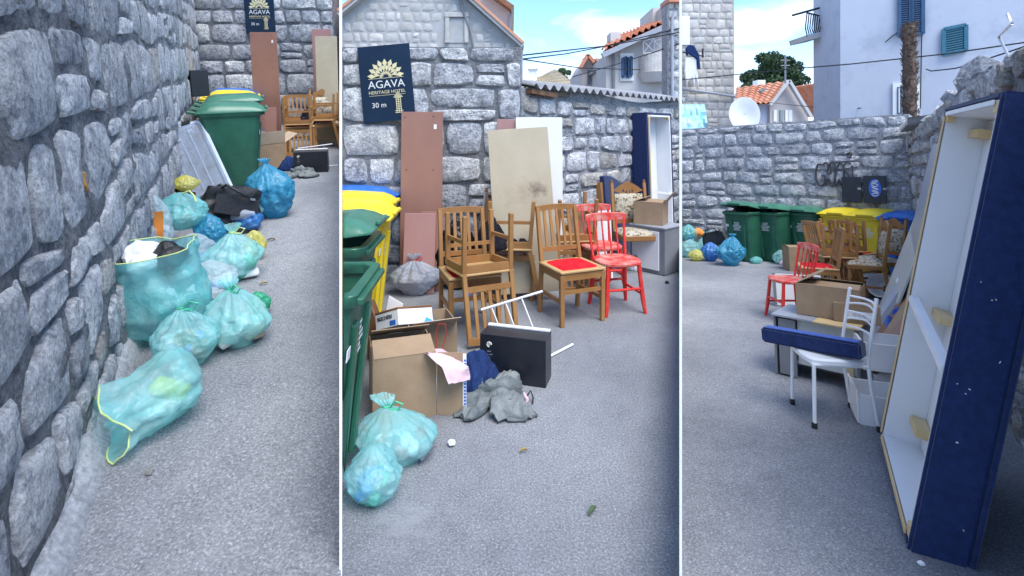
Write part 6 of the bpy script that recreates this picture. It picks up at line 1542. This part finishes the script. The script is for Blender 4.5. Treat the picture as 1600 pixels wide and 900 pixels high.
w3 = wbox(1395, 130, 1437, 180, .06, .08, 'window_surround', 'white_paint'); wbox(1402, 136, 1433, 178, .075, .03, 'window', 'glass_dark'); wbox(1404, 138, 1406, 176, .09, .02, 'window_bar', 'white_paint'); wbox(1416, 138, 1418, 176, .09, .02, 'window_bar', 'white_paint')
MB().tube([OW(1444, -10, .04), OW(1440, 60, .04), OW(1438, 170, .04)], .012, 6).build('wall_cable', 'cable', r)
MB().tube([OW(1383, 66, .04), OW(1395, 56, .06), OW(1410, 46, .06)], .012, 6).build('wall_cable', 'cable', r)
# balcony at the far corner
bl = [AT(x, y, 'B', 14.2)-Lr for x, y in ((1257, 56), (1286, 50), (1286, 58), (1259, 64))]
MB().prism([(p.x, p.z) for p in bl], bl[0].y-.2, bl[0].y+.8).build('balcony_slab', 'plaster_cream', r)
MB().tube([AT(x, y, 'B', 14.1)-Lr for x, y in ((1238, 24), (1286, 11))], .03, 6).build('balcony_rail', 'cable', r); MB().tube([AT(x, y, 'B', 14.1)-Lr for x, y in ((1261, 20), (1286, 26))], .022, 6).build('balcony_rail', 'cable', r); MB().tube([AT(x, y, 'B', 14.1)-Lr for x, y in ((1260, 56), (1286, 51))], .022, 6).build('balcony_rail', 'cable', r)
for i in range(8):
    x = 1261+i*3.4; y0_ = 20+i*.8; y1_ = 56-i*.7
    MB().tube([AT(x, y0_, 'B', 14.1)-Lr, AT(x-2.5, (y0_+y1_)/2+6, 'B', 13.98)-Lr, AT(x+.4, y1_, 'B', 14.1)-Lr], .016, 5).build('baluster', 'cable', r)
# dead palm trunk
Y = 10.9; p0_ = base_at(1424, Y); r = thing('palm_trunk', 'dead crownless palm trunk in front of the white house', 'palm trunk', 'B', p0_); vs = []; fs = []; n = 18
H_ = AT(1421, 37, 'B', Y).z; m = 90
for j in range(m+1):
    t = j/m; z = -1+(H_+1)*t
    for i in range(n):
        a = 6.283*i/n; k_ = .115*(1+.28*ridge((math.cos(a)*1.3, math.sin(a)*1.3, z*5.5), 1.6, 2)-.12+(.18*math.sin(max(0, t-.95)/.05*2.6)))*(1 if t < .985 else .75)
        vs.append((k_*math.cos(a)-.05*t, k_*math.sin(a), z+.03*fbm((a, z, 1), 3, 2)))
for j in range(m):
    for i in range(n): fs.append((j*n+i, j*n+(i+1) % n, (j+1)*n+(i+1) % n, (j+1)*n+i))
fs.append(tuple(m*n+i for i in range(n))); MB().add(vs, fs).build('trunk', 'palm_bark', r)
rr = random.Random(6); mb = MB()
for i in range(420):
    t = rr.uniform(.4, .995); a = rr.random()*6.283; z = -1+(H_+1)*t; c_ = Vector((.13*math.cos(a)-.05*t, .13*math.sin(a), z)); d_ = Vector((math.cos(a)*rr.uniform(.02, .05), math.sin(a)*.04, rr.uniform(.03, .09)))
    mb.bar(c_, c_+d_, .035, .012, (math.cos(a), math.sin(a), 0), .5)
o = mb.build('frond_stub', 'palm_bark', r); o['kind'] = 'stuff'
cable('long black cable spanning from the stone tower to the white house', ((1064, 125), (1235, 108), (1330, 100), (1480, 84), (1603, 66)), (16.8, 13, 11.9, 10.6, 9.4), .014)
cable('black cable looping from the white house to the broken wall', ((1447, 108), (1455, 111), (1492, 107), (1525, 98), (1603, 72)), (11.6, 11.4, 10.9, 10, 9), .014)
cable('thin low cable below the white house by the orange roof', ((1200, 160), (1275, 168), (1345, 169)), (24, 14.4, 12.3), .012)
